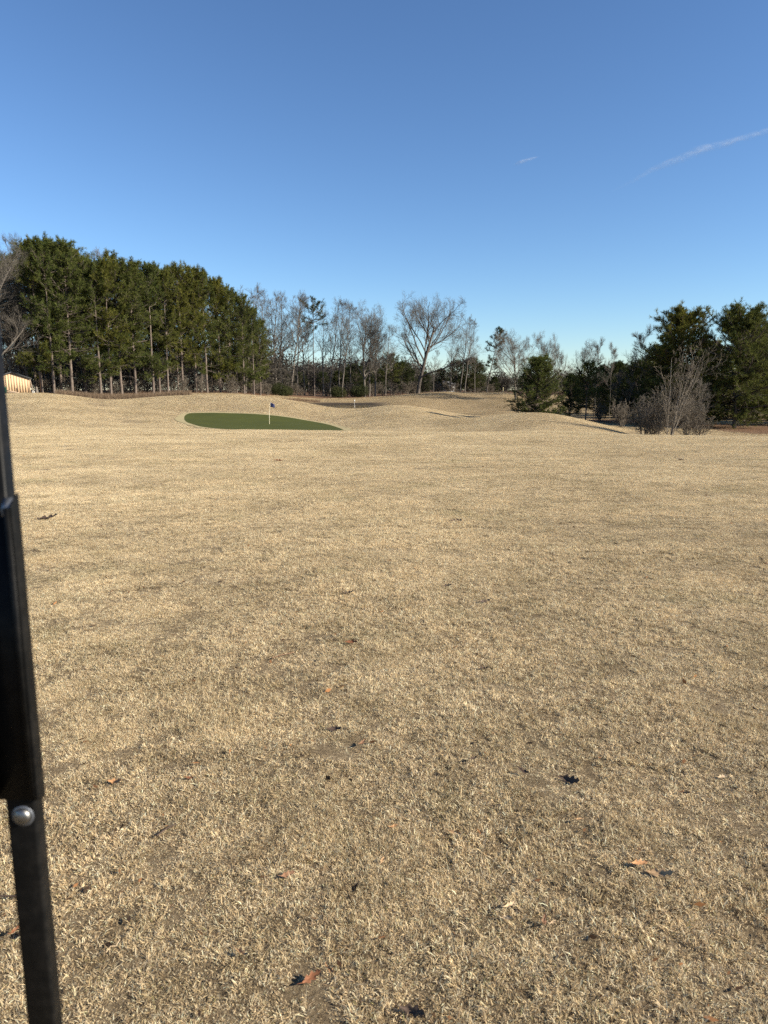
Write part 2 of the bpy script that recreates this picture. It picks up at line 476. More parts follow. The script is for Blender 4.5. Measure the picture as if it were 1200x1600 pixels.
# ------------------------------------------------------------------ grass
rng = np.random.default_rng(7)
PAL = np.array([(.81,.635,.385),(.93,.81,.58),(.69,.525,.305),(.38,.27,.165),(.33,.275,.20),(.88,.725,.47),(.30,.28,.12)])
PW = np.array([.24,.18,.18,.16,.09,.12,.03])
def grass_patch(seed, size=.5, tufts=860, per=15, tone=(1, 1, 1)):
    r = np.random.default_rng(seed)
    tx = (r.random(tufts) - .5) * size; ty = (r.random(tufts) - .5) * size
    n_ = tufts * per
    ti = np.repeat(np.arange(tufts), per)
    bx_ = tx[ti] + r.normal(0, .0085, n_); by_ = ty[ti] + r.normal(0, .0085, n_)
    taz = r.random(tufts) * 2 * np.pi; tl = r.uniform(.6, 1.35, tufts)
    az = taz[ti] + r.normal(0, .8, n_)
    tilt = np.clip(r.normal(.95, .36, n_), .08, 1.5)
    L = r.lognormal(math.log(.0150), .36, n_) * tl[ti] * np.where(vnoise(bx_ + seed, by_, 24, seed) < .40, .36, 1.0); W = r.uniform(.0013, .0026, n_)
    d = np.stack([np.sin(tilt) * np.cos(az), np.sin(tilt) * np.sin(az), np.cos(tilt)], 1)
    side = np.stack([-np.sin(az), np.cos(az), np.zeros(n_)], 1)
    rot = r.normal(0, .6, n_)[:, None]
    up = np.cross(side, d)
    side = side * np.cos(rot) + up * np.sin(rot)
    b0 = np.stack([bx_, by_, r.uniform(-.004, .004, n_)], 1)
    mid = b0 + d * (L * .55)[:, None]
    d2 = d + np.stack([np.cos(az) * .35, np.sin(az) * .35, -r.uniform(0, .45, n_)], 1)
    d2 /= np.linalg.norm(d2, axis=1, keepdims=True)
    tip = mid + d2 * (L * .45)[:, None]
    w = (W / 2)[:, None]
    V = np.stack([b0 - side * w, b0 + side * w, mid - side * w * .85, mid + side * w * .85, tip], 1)
    k = np.arange(n_)[:, None] * 5
    q = k + np.array([[0, 1, 3, 2]]); t = k + np.array([[2, 3, 4]])
    ci = r.choice(len(PAL), n_, p=PW / PW.sum())
    c = PAL[ci] * r.uniform(.82, 1.15, (n_, 1)) * r.uniform(.85, 1.1, tufts)[ti][:, None]
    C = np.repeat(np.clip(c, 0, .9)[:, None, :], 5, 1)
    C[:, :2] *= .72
    C *= np.array(tone)
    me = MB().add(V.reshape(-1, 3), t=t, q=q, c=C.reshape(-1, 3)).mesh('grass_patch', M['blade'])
    return me
NP = 3
protos = [bpy.data.objects.new('grass_patch', grass_patch(50 + i)) for i in range(NP)]
shaded_protos = [bpy.data.objects.new('shaded_grass_patch', grass_patch(60 + i, tufts=700, tone=(.84, .82, .80))) for i in range(NP)]  # darker tone puts the far mound's shade into the blade colour

def grass_points(xa, ya, step, wid, exclude=True, seed=1):
    r = np.random.default_rng(seed)
    ys = np.arange(ya[0], ya[1], step)
    X = []; Y = []
    for y in ys:
        hw = wid(y); xs = np.arange(-hw, hw, step)
        X.append(xs + r.uniform(-.3, .3, len(xs)) * step); Y.append(np.full(len(xs), y) + r.uniform(-.3, .3, len(xs)) * step)
    X = np.concatenate(X); Y = np.concatenate(Y)
    k = ~in_poly(X, Y, COLLAR)
    k &= litter_mask(X, Y) < .45
    z = ground_z(X, Y); px = 600 + 1112 * X / np.maximum(Y, 20)
    k &= ~((Y > 97) & (Y < 143) & (px > 400) & (px < 605) & (z < POND_Z + .42))
    k &= ~((np.abs(Y - 103.5) < 1.8) & (px > 112) & (px < 285))
    return X[k], Y[k]
def make_grass(name, X, Y, scale, hs, label, protos=protos):
    n_ = len(X); r = np.random.default_rng(len(name) + n_)
    z = ground_z(X, Y); e_ = .4
    dx = (ground_z(X + e_, Y) - ground_z(X - e_, Y)) / (2 * e_); dy = (ground_z(X, Y + e_) - ground_z(X, Y - e_)) / (2 * e_)
    rots = np.zeros((n_, 3), np.float32); yaw = r.random(n_) * 2 * np.pi
    for i in range(n_):
        nrm = Vector((-dx[i], -dy[i], 1)).normalized()
        rots[i] = (nrm.to_track_quat('Z', 'Y').to_matrix() @ Matrix.Rotation(yaw[i], 3, 'Z')).to_euler()
    me = bpy.data.meshes.new(name); me.vertices.add(n_)
    me.vertices.foreach_set('co', np.stack([X, Y, z], 1).astype(np.float32).ravel())
    at_ = me.attributes.new('rot', 'FLOAT_VECTOR', 'POINT'); at_.data.foreach_set('vector', rots.ravel())
    sc = np.stack([scale, scale, scale * hs], 1).astype(np.float32)
    at_ = me.attributes.new('siz', 'FLOAT_VECTOR', 'POINT'); at_.data.foreach_set('vector', sc.ravel())
    at_ = me.attributes.new('pick', 'INT', 'POINT'); at_.data.foreach_set('value', r.integers(0, NP, n_).astype(np.int32))
    o = link(name, me); tag(o, label, 'grass', kind='stuff')
    ng = bpy.data.node_groups.new(name, 'GeometryNodeTree')
    ng.interface.new_socket('Geometry', in_out='INPUT', socket_type='NodeSocketGeometry')
    ng.interface.new_socket('Geometry', in_out='OUTPUT', socket_type='NodeSocketGeometry')
    N = ng.nodes; L = ng.links
    gi = N.new('NodeGroupInput'); go = N.new('NodeGroupOutput')
    ins = N.new('GeometryNodeInstanceOnPoints'); jn = N.new('GeometryNodeJoinGeometry')
    for po in reversed(protos):
        oi = N.new('GeometryNodeObjectInfo'); oi.inputs['Object'].default_value = po; oi.inputs['As Instance'].default_value = False
        g2 = N.new('GeometryNodeGeometryToInstance'); L.new(oi.outputs['Geometry'], g2.inputs[0]); L.new(g2.outputs[0], jn.inputs[0])
    L.new(gi.outputs[0], ins.inputs['Points']); L.new(jn.outputs[0], ins.inputs['Instance'])
    ins.inputs['Pick Instance'].default_value = True
    def named(nm, typ):
        a_ = N.new('GeometryNodeInputNamedAttribute'); a_.data_type = typ; a_.inputs['Name'].default_value = nm
        return a_.outputs['Attribute']
    L.new(named('pick', 'INT'), ins.inputs['Instance Index'])
    er = N.new('FunctionNodeEulerToRotation'); L.new(named('rot', 'FLOAT_VECTOR'), er.inputs[0]); L.new(er.outputs[0], ins.inputs['Rotation'])
    L.new(named('siz', 'FLOAT_VECTOR'), ins.inputs['Scale'])
    L.new(ins.outputs[0], go.inputs[0])
    md = o.modifiers.new('grass', 'NODES'); md.node_group = ng
    return o
# near lawn: true-size blades
X, Y = grass_points(None, (.7, 50), .275, lambda y: .59 * y + 2.0, seed=1)
hs = .62 + .95 * vnoise(X, Y, 1.3, 21) * vnoise(X, Y, .35, 22) * 1.6 + .5 * np.clip(vnoise(X, Y, 2.4, 23) - .55, 0, 1) * 3
sc = rng.uniform(.70, .92, len(X))
near_div = np.zeros(len(X), bool)
for cx, cy, r_ in DIV: near_div |= np.hypot(X - cx, Y - cy) < r_
thin = vnoise(X, Y, 1.9, 27) * .6 + vnoise(X, Y, .5, 28) * .4
hs = np.where(thin > .68, hs * .75, hs)
hs = np.where(near_div, .42, hs)
make_grass('lawn_grass', X, Y, sc, hs, 'short dry tan grass covering the near lawn')
# scattered taller tufts in the foreground
r = np.random.default_rng(5)
X = r.uniform(-9, 9, 3600); Y = r.uniform(1, 13, 3600)
k = (vnoise(X, Y, 1.0, 31) * .6 + vnoise(X, Y, 3.1, 32) * .5 > .62) & (np.abs(X) < .6 * Y + 1.5)
X, Y = X[k], Y[k]
make_grass('tuft_grass', X, Y, r.uniform(.34, .62, len(X)), r.uniform(1.3, 2.2, len(X)), 'longer pale tufts standing up in the near lawn')
# rolling ground beyond: coarser clumps
X, Y = grass_points(None, (47, 100), .62, lambda y: .60 * y + 4, seed=3)
make_grass('mound_grass', X, Y, rng.uniform(1.45, 1.8, len(X)), .32 + .5 * vnoise(X, Y, .35, 25), 'dry tan grass over the rolling mounds')
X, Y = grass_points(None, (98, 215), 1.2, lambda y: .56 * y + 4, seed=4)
make_grass('far_lawn_grass', X, Y, rng.uniform(2.8, 3.4, len(X)), .25 + .35 * vnoise(X, Y, .2, 26), 'dry tan grass of the far fairway', shaded_protos)

# ------------------------------------------------------------------ tree makers
def unit(v): return v / (np.linalg.norm(v, axis=-1, keepdims=True) + 1e-9)
def grow(P, R, n_, t0, t1, ang, ratio, up, K, r, rmin=.008, wob=.12, rr=.62, fall=.6, lmin=0.0, tipr=.35):
    B, Kp, _ = P.shape
    i = np.repeat(np.arange(B), n_)
    t = t0 + (t1 - t0) * ((np.tile(np.arange(n_), B) + r.random(B * n_)) / n_)
    f = t * (Kp - 1); k = np.clip(f.astype(int), 0, Kp - 2); w = (f - k)[:, None]
    p0 = P[i, k] * (1 - w) + P[i, k + 1] * w
    tg = unit(P[i, k + 1] - P[i, k])
    pl = np.linalg.norm(P[:, -1] - P[:, 0], axis=1)[i]
    rv = r.normal(size=(B * n_, 3)); rv -= (rv * tg).sum(1, keepdims=True) * tg; rv = unit(rv)
    an = (ang * r.uniform(.65, 1.35, B * n_))[:, None]
    d = np.cos(an) * tg + np.sin(an) * rv
    L = np.maximum(pl * ratio * r.uniform(.6, 1.25, B * n_) * (1.2 - fall * (t - t0) / max(t1 - t0, 1e-3)), lmin)
    r0 = (R[i, k] * (1 - w[:, 0]) + R[i, k + 1] * w[:, 0]) * rr
    pts = [p0]; dd = d
    for s_ in range(K - 1):
        dd = unit(dd + np.array([0, 0, up / (K - 1)]) + r.normal(0, wob, dd.shape))
        pts.append(pts[-1] + dd * (L / (K - 1))[:, None])
    NPth = np.stack(pts, 1)
    NR = np.maximum(r0[:, None] * np.linspace(1, tipr, K)[None], rmin)
    return NPth, NR

def trunk_path(H, r, lean=(0, 0), K=9, wob=.012, top=1.0):
    t = np.linspace(0, top, K)
    x = lean[0] * t ** 1.2 + np.cumsum(r.normal(0, wob * H / K * 1.5, K)) * (t > 0); y = lean[1] * t + np.cumsum(r.normal(0, wob * H / K * 1.5, K)) * (t > 0)
    x -= x[0]; y -= y[0]
    return np.stack([x, y, t * H - .25 * (t == 0)], 1)[None]

PROTO = {}
def bare_tree(key, seed, H, r0, lean=(0, 0), form='forest', dens=1.0, bark_m='grey_bark', twig_m='twig', dead=0):
    r = np.random.default_rng(seed)
    if form == 'forest':
        T = trunk_path(H, r, lean, 11, .03, .96); TR = (r0 * (1 - np.linspace(0, 1, 11) ** 1.1 * .9))[None]
        A, AR = grow(T, TR, int(20 * dens), .34, .98, .78, .25, .42, 6, r, .02, .15, .5, .7, lmin=1.2)
        W = [(A, AR)]
        B_, BR = grow(A, AR, 6, .25, 1, .65, .48, .35, 4, r, .012, .15, .6)
        C, CR = grow(B_, BR, 5, .2, 1, .65, .5, .3, 3, r, .009, .18, .6)
        D_, DR = grow(C, CR, 4, .2, 1, .5, .75, .2, 3, r, .0065, .12, .6, lmin=.5)
    elif form == 'oak':
        T = trunk_path(H * .62, r, lean, 9, .02, 1.0); TR = (r0 * (1 - np.linspace(0, 1, 9) * .62))[None]
        A, AR = grow(T, TR, int(15 * dens), .24, 1.0, .80, .74, .20, 8, r, .03, .10, .58, .45)
        W = [(A, AR)]
        B_, BR = grow(A, AR, 8, .22, 1, .62, .42, .35, 5, r, .014, .14, .55)
        C, CR = grow(B_, BR, 6, .2, 1, .65, .48, .28, 4, r, .009, .18, .6)
        D_, DR = grow(C, CR, 5, .2, 1, .55, .7, .15, 3, r, .0075, .12, .6, lmin=.6)
    else:   # many-stemmed brush
        ns = int(9 * dens); az = r.random(ns) * 2 * np.pi; sp = r.uniform(.05, .5, ns)
        T0 = []
        for a_, s_ in zip(az, sp):
            t = np.linspace(0, 1, 7); hh = H * r.uniform(.6, .97)
            T0.append(np.stack([np.cos(a_) * (.15 + s_ * hh * t ** 1.3 * .8) + np.cumsum(r.normal(0, .05, 7)), np.sin(a_) * (.15 + s_ * hh * t ** 1.3 * .8) + np.cumsum(r.normal(0, .05, 7)), hh * t - .15 * (t == 0)], 1))
        T = np.array(T0); TR = r0 * (1 - np.linspace(0, 1, 7) * .8)[None] * r.uniform(.5, 1, ns)[:, None]
        A, AR = grow(T, TR, 12, .08, 1, .85, .36, .45, 5, r, .011, .16, .5)
        W = [(A, AR)]
        B_, BR = grow(A, AR, 6, .2, 1, .7, .45, .25, 4, r, .008, .2, .6)
        C, CR = grow(B_, BR, 3, .2, 1, .7, .5, .2, 3, r, .006, .22, .6)
        D_, DR = C[:1], CR[:1]
    if form == 'forest': E_, ER = D_[:1], DR[:1]
    else: E_, ER = grow(D_, DR, 2, .1, 1, .5, .95, .12, 2, r, .006, .15, .6, lmin=.5)
    tr = MB().tubes(T, TR, 8); br = MB()
    for a_, b_ in W: br.tubes(a_, b_, 5)
    br.tubes(B_, BR, 3)
    tw = MB().tubes(C, CR, 3).tubes(D_, DR, 3).tubes(E_, ER, 3)
    parts = [('trunk', tr.mesh('trunk', M[bark_m], True)), ('branchwork', br.mesh('branchwork', M['brush_twig' if form == 'brush' else bark_m])), ('twig_crown', tw.mesh('twig_crown', M[twig_m]))]
    if dead:
        tips = D_[:, -1][r.random(len(D_)) < dead]
        parts.append(('dead_leaves', leaf_cards(tips, .16, r).mesh('dead_leaves', M['dead_leaf'])))
    PROTO[key] = (H, parts)

def leaf_cards(P, s_, r, per=3):
    n_ = len(P) * per
    b = np.repeat(P, per, 0) + r.normal(0, s_, (n_, 3))
    d1 = unit(r.normal(size=(n_, 3))) * s_; d2 = unit(r.normal(size=(n_, 3))) * s_ * .6
    V = np.stack([b, b + d1 + d2 * .5, b + d1 - d2 * .5], 1).reshape(-1, 3)
    c = np.repeat(np.clip(r.normal(.5, .25, n_), 0, 1), 3)
    return MB().add(V, t=np.arange(n_ * 3).reshape(-1, 3), c=np.repeat(c[:, None], 3, 1))

def tuft_mesh(P, Dv, size, r, per=16, width=.13):
    """brushes of needles round shoot ends P with shoot directions Dv"""
    n_ = len(P); N = n_ * per
    i = np.repeat(np.arange(n_), per)
    d = unit(Dv[i] * .75 + r.normal(0, .62, (N, 3)) + np.array([0, 0, .22]))
    L = size * r.uniform(.6, 1.15, N) * r.uniform(.75, 1.2, n_)[i]
    b = P[i] - Dv[i] * (r.random(N) * size * .55)[:, None]
    sd = unit(np.cross(d, r.normal(size=(N, 3)))) * (L * width)[:, None]
    V = np.stack([b - sd * .5, b + sd * .5, b + d * L[:, None] + sd * .25, b + d * L[:, None] - sd * .25], 1)
    tn = np.clip(r.normal(.45, .22, n_)[i] + r.normal(0, .12, N), 0, 1)
    C = np.repeat(tn, 4)
    return MB().add(V.reshape(-1, 3), q=np.arange(N * 4).reshape(-1, 4), c=np.repeat(C[:, None], 3, 1))

def pine_tree(key, seed, H, r0, base, Rad, prof, nl=70, tuft=.4, sub=6, per=16, lean=(0, 0), elev=(-.15, .68), gaps=0.0, mat_='needle', bark_m='pine_bark', dead_low=True, wob=.014, width=.095, tstart=.3):
    r = np.random.default_rng(seed)
    K = 11
    T = trunk_path(H, r, lean, K, wob, .985); TR = (r0 * (1 - np.linspace(0, 1, K) * .88))[None]
    # limbs
    t = base + (1 - base) * (np.arange(nl) + r.random(nl)) / nl
    if gaps:
        keep = vnoise(t * 9 + seed, np.zeros(nl), 1.0, seed) > gaps
        t = t[keep]
    t = np.clip(t, 0, .985); nl = len(t)
    az = np.arange(nl) * 2.39996 + r.normal(0, .5, nl)
    s_ = (t - base) / (1 - base)
    L = Rad * prof(s_) * r.uniform(.62, 1.2, nl)
    el = elev[0] + (elev[1] - elev[0]) * s_ ** 1.3 + r.normal(0, .14, nl)
    f = t / .985 * (K - 1); k = np.clip(f.astype(int), 0, K - 2); w = (f - k)[:, None]
    p0 = T[0, k] * (1 - w) + T[0, k + 1] * w
    d = np.stack([np.cos(az) * np.cos(el), np.sin(az) * np.cos(el), np.sin(el)], 1)
    pts = [p0]; dd = d; KK = 6
    for _ in range(KK - 1):
        dd = unit(dd + np.array([0, 0, .10]) + r.normal(0, .09, dd.shape)); pts.append(pts[-1] + dd * (L / (KK - 1))[:, None])
    A = np.stack(pts, 1); AR = np.maximum((.022 * L + .01)[:, None] * np.linspace(1, .3, KK)[None], .01)
    B_, BR = grow(A, AR, sub, tstart, 1.0, .7, .34, .25, 4, r, .007, .14, .6, .5, lmin=tuft * 1.2)
    # shoots with tufts
    sp = []; sd = []
    for kk in (1, 2, 3):
        sp.append(B_[:, kk]); sd.append(unit(B_[:, kk] - B_[:, kk - 1]))
    sp.append(A[:, -1]); sd.append(unit(A[:, -1] - A[:, -2]))
    sp.append(T[:, -1]); sd.append(np.array([[0, 0, 1.0]]))
    sp = np.concatenate(sp); sd = np.concatenate(sd)
    j = r.normal(0, tuft * .3, sp.shape); sp = sp + j
    tr = MB().tubes(T, TR, 8)
    br = MB().tubes(A, AR, 5).tubes(B_, BR, 3)
    if dead_low and base > .2:
        nd = 9; td = r.uniform(.12, base, nd); fz = td / .985 * (K - 1); kd = fz.astype(int); az2 = r.random(nd) * 6.28
        q0 = T[0, kd] * (1 - (fz - kd))[:, None] + T[0, kd + 1] * (fz - kd)[:, None]
        ln = r.uniform(.6, 2.0, nd)[:, None]
        q1 = q0 + np.stack([np.cos(az2), np.sin(az2), r.uniform(-.2, .3, nd)], 1) * ln
        br.tubes(np.stack([q0, (q0 + q1) / 2 + r.normal(0, .08, q0.shape), q1], 1), np.tile([.04, .025, .012], (nd, 1)), 4)
    cr = tuft_mesh(sp, sd, tuft, r, per, width)
    PROTO[key] = (H, [('trunk', tr.mesh('trunk', M[bark_m], True)), ('branchwork', br.mesh('branchwork', M['limb'])), ('crown', cr.mesh('crown', M[mat_]))])

TOPS = {}
def place(key, name, x, y, H, label, cat, group=None, rz=None, wide=1.0, sink=.05, mats=None):
    Hp, parts = PROTO[key]
    if key not in TOPS:
        TOPS[key] = max(np.percentile([c_[2] for c_ in (v_.co for v_ in me.vertices)], 99.97) for nm, me in parts if len(me.vertices))
    Hp = TOPS[key]
    s_ = H / Hp
    root = link(name, None, None, (x, y, gz(x, y) - sink), (0, 0, random.random() * 6.283 if rz is None else rz), (s_ * wide, s_ * wide, s_))
    root.empty_display_size = .3
    tag(root, label, cat, group)
    for nm, me in parts:
        pt = link(nm, me, root)
        if nm in ('branchwork', 'crown', 'twig_crown', 'foliage', 'dead_leaves'): pt['kind'] = 'stuff'
    return root
def place_px(key, name, px, D, top_py, label, cat, group=None, rz=None, wide=1.0):
    d = ray(px, 615); x = d[0] / d[1] * D
    H = zof(top_py, D) - gz(x, D)
    return place(key, name, x, D, max(H, 1.0), label, cat, group, rz, wide)

random.seed(11)
rnd = random.Random(12)
ORD = ['first','second','third','fourth','fifth','sixth','seventh','eighth','ninth','tenth','eleventh','twelfth','thirteenth','fourteenth','fifteenth','sixteenth','seventeenth','eighteenth','nineteenth','twentieth','twenty-first','twenty-second','twenty-third','twenty-fourth','twenty-fifth']

def NUM(i):
    return ORD[i] if i < len(ORD) else ORD[i - 20].replace(ORD[i - 20], 'twenty-' + ORD[i - 20]) if i < 29 else 'thirtieth'
# prototypes -------------------------------------------------------
prof_forest = lambda s: np.interp(s, [0, .15, .45, .75, .92, 1], [.55, .85, 1.0, .92, .68, .35])
prof_edge = lambda s: np.interp(s, [0, .12, .4, .7, .9, 1], [.75, 1.0, 1.0, .92, .70, .35])
prof_young = lambda s: np.interp(s, [0, .12, .4, .7, .92, 1], [.80, 1.0, .95, .80, .46, .12])
prof_round = lambda s: np.interp(s, [0, .1, .35, .65, .88, 1], [.7, .95, 1.0, .95, .70, .35])
for i in range(4):
    pine_tree(f'forest{i}', 100 + i, 24, .26, .33 + .06 * (i % 2), 4.3, prof_forest, 92, .46, 9, 16, gaps=.26, tstart=.15)
for i in range(3):
    pine_tree(f'edge{i}', 120 + i, 24, .28, 0.14 + .05 * i, 4.5, prof_edge, 112, .46, 9, 16, gaps=.20, tstart=.15)
pine_tree('young', 140, 8, .13, .04, 3.2, prof_young, 130, .28, 9, 18, elev=(-.08, .85), dead_low=False, tstart=.12, mat_='needle_mid')
pine_tree('sparse', 141, 8, .11, .40, 2.3, prof_round, 60, .26, 7, 13, elev=(0, .9), mat_='needle_mid')
for i in range(2):
    pine_tree(f'open{i}', 150 + i, 15, .27, .09, 5.2, prof_round, 170, .42, 10, 17, elev=(-.25, .65), dead_low=False, tstart=.15, mat_='needle_mid')
pine_tree('leaner', 160, 19, .20, .40, 2.9, prof_round, 40, .50, 6, 18, lean=(4.2, 0), gaps=.42, mat_='needle_dark', bark_m='dark_bark')
pine_tree('flat_top', 161, 25, .24, .46, 4.6, lambda s: np.interp(s, [0, .3, .6, .8, 1], [.45, .5, .75, 1.0, .6]), 46, .50, 6, 15, gaps=.45, mat_='needle_dark', elev=(-.05, .55))
pine_tree('cedar', 162, 9, .14, .10, 2.7, prof_young, 100, .30, 9, 12, mat_='needle_dark', bark_m='dark_bark', dead_low=False)
pine_tree('broad_dark', 163, 10, .16, .16, 3.6, prof_round, 100, .36, 9, 12, mat_='needle_dark', bark_m='dark_bark', dead_low=False)
for i in range(4):
    bare_tree(f'bare{i}', 200 + i, 24, .25, form='forest', lean=((-1.0, 1.6, .4, 2.6)[i], 0))
bare_tree('oak0', 210, 22, .42, form='oak', lean=(3.2, 0), bark_m='dark_bark', dens=1.0)
bare_tree('oak1', 211, 22, .34, form='oak', lean=(.6, .4), bark_m='grey_bark')
bare_tree('oak_leafy', 212, 16, .24, form='oak', lean=(-.5, .4), dead=.12)
for i in range(3):
    bare_tree(f'brush{i}', 220 + i, 3.2, .035, form='brush', bark_m='brush_twig', twig_m='brush_twig')
bare_tree('big_brush', 230, 8.5, .055, form='brush', dens=.85, bark_m='pale_twig', twig_m='brush_twig')
bare_tree('sapling', 231, 9, .06, form='forest', dens=.4, bark_m='grey_bark')

# ------------------------------------------------------------------ left pine grove
front = [(66,110,368,'edge0'),(85,109,366,'edge1'),(97,112,369,'forest0'),(113,111,371,'edge2'),(134,115,380,'forest1'),(158,113,398,'edge0'),
         (174,114,402,'edge1'),(191,116,392,'forest2'),(212,117,404,'edge2'),(240,119,408,'edge0'),(250,122,410,'forest3'),(263,121,411,'edge1'),
         (287,124,411,'edge2'),(307,126,409,'forest0'),(324,127,413,'edge1'),(345,129,432,'edge0'),(362,130,445,'edge2'),(382,131,456,'edge1'),
         (397,132,474,'edge0'),(407,135,498,'edge2')]
for i, (px, D, top, key) in enumerate(front):
    place_px(key, 'pine_tree', px, D, top + rnd.uniform(-3, 5), f'pine in front row of left grove, {ORD[i]} trunk from the tan shed', 'pine tree', 'front row pines of the left grove', wide=rnd.uniform(.80, 1.04))
for i in range(30):
    px = 22 + i * 12.9 + rnd.uniform(-5, 5); row = i % 3
    D = np.interp(px, [0, 100, 400], [116, 119, 140]) + row * 7 + rnd.uniform(-2, 2)
    top = np.interp(px, [20, 60, 100, 130, 155, 190, 240, 320, 350, 400, 415], [385, 368, 372, 376, 400, 395, 410, 412, 432, 474, 505])
    place_px(f'forest{rnd.randrange(4)}', 'pine_tree', px, D, top + rnd.uniform(2, 16), 'slender pine deep inside left grove, mostly hidden behind front row', 'pine tree', 'inner pines of the left grove', wide=rnd.uniform(.62, .80))
# bare trees at the grove's edges
place_px('oak1', 'bare_tree', -8, 103, 372, 'bare twiggy tree at far left arching over the tan shed', 'bare tree', rz=.4, wide=1.15)
place_px('oak1', 'bare_tree', 22, 112, 405, 'dense brown twiggy tree right behind the tan shed', 'bare tree', rz=2.4, wide=.9)
place_px('oak1', 'bare_tree', -35, 108, 440, 'bare tree left of the shed, half hidden by the cart strut', 'bare tree', rz=5.0, wide=1.0)
place_px('oak_leafy', 'bare_tree', 46, 115, 480, 'small brown twiggy tree right of the shed roof', 'bare tree', rz=1.0, wide=.8)
place_px('bare1', 'bare_tree', 18, 121, 362, 'tall thin bare tree rising above left end of pine grove', 'bare tree')
place_px('bare2', 'bare_tree', 2, 117, 372, 'bare tree at left photo edge behind the shed', 'bare tree')
place_px('bare0', 'bare_tree', 36, 119, 375, 'bare tree between the shed and the first pine', 'bare tree')
place_px('bare3', 'bare_tree', 192, 152, 381, 'bare treetop poking above the dip in the pine grove', 'bare tree')
# understory thickets
for i in range(30):
    px = 60 + i * 12.3 + rnd.uniform(-4, 4); D = np.interp(px, [0, 100, 300, 430], [111, 112, 122, 136]) + rnd.uniform(0, 9)
    place_px(f'brush{i % 3}', 'bare_shrub', px, D, rnd.uniform(580, 596), f'brown leafless shrub under the left grove, {NUM(i)} along from the shed', 'shrub', 'bare shrubs under the left grove', wide=rnd.uniform(1.0, 1.5))

# ------------------------------------------------------------------ middle row of bare trees
mid = [(384,150,440,'bare3'),(396,158,446,'bare0'),(410,160,452,'bare2'),(426,162,452,'bare1'),(433,165,450,'bare0'),(440,170,456,'bare2'),(456,163,452,'bare3'),(464,168,458,'bare1'),
       (476,174,462,'bare0'),(505,170,468,'bare2'),(516,168,463,'bare3'),(529,172,466,'bare1'),(535,162,470,'bare3'),(549,176,482,'bare0'),
       (570,165,466,'oak1'),(577,172,474,'bare2'),(586,168,492,'oak1'),(602,180,505,'bare1')]
for i, (px, D, top, key) in enumerate(mid):
    place_px(key, 'bare_tree', px, D, top, f'bare grey tree, {ORD[i]} from the left between pine grove and pond gap', 'bare tree', 'bare trees behind the pond', rz=rnd.uniform(-.6, .6) if 'oak' not in key else rnd.uniform(0, 6), wide=rnd.uniform(.85, 1.1) if 'oak' not in key else .8)
place_px('flat_top', 'pine_tree', 491, 166, 462, 'tall flat-topped pine standing among the bare grey trees', 'pine tree', rz=1.0)
place_px('flat_top', 'pine_tree', 483, 176, 500, 'shorter thin pine just left of the flat-topped pine', 'pine tree', rz=3.0, wide=.7)
place_px('oak0', 'bare_tree', 653, 165, 452, 'large spreading bare tree leaning right, forked low, behind the far mound', 'bare tree', rz=0.0, wide=1.0)
for i, (px, D, top, key, lab) in enumerate([
    (677,182,545,'bare1','small thin bare tree just right of the large spreading tree'),
    (704,172,500,'bare2','bare tree behind the far mound, left of two leaning trunks'),
    (719,170,490,'bare3','bare trunk leaning right behind top of the far mound'),
    (726,176,496,'bare3','bare leaning tree nearest the leaning pine on its left'),
    (742,186,520,'bare0','slim bare tree close behind the leaning pine')]):
    place_px(key, 'bare_tree', px, D, top, lab, 'bare tree', 'bare trees behind the far mound', rz=rnd.uniform(-.3, .3), wide=.85)
place_px('leaner', 'pine_tree', 760, 168, 508, 'leaning pine with separate dark foliage clumps beside the sky gap', 'pine tree', rz=0.0)
for i, (px, D, top, key) in enumerate([(545,205,572,'cedar'),(556,198,566,'broad_dark'),(574,208,568,'broad_dark'),(594,200,575,'cedar'),(611,188,549,'sparse'),(626,192,562,'broad_dark'),(640,205,575,'cedar'),
                          (662,210,580,'broad_dark'),(690,205,574,'broad_dark'),(713,200,560,'broad_dark'),(735,190,556,'broad_dark'),(748,198,566,'cedar'),(772,215,588,'cedar'),(505,205,580,'broad_dark'),(528,210,578,'cedar'),(470,208,580,'broad_dark'),(447,205,582,'cedar')]):
    place_px(key, 'evergreen_tree', px, D, top, f'low dark evergreen behind the bare trunks, at about {ORD[sorted([447,470,505,528,545,556,574,594,611,626,640,662,690,713,735,748,772]).index(px)]} place from pine grove', 'evergreen tree', 'dark evergreens behind the bare trees', wide=1.25)
for i in range(22):
    px = 425 + i * 16 + rnd.uniform(-5, 5)
    if 650 < px < 668: continue
    D = np.interp(px, [420, 640, 790], [156, 178, 192]) + rnd.uniform(0, 14)
    place_px(f'brush{i % 3}', 'bare_shrub', px, D, rnd.uniform(592, 600), f'brown leafless shrub behind the pond, {NUM(i)} along from the pine grove', 'shrub', 'bare shrubs behind the pond', wide=rnd.uniform(1.2, 1.8))

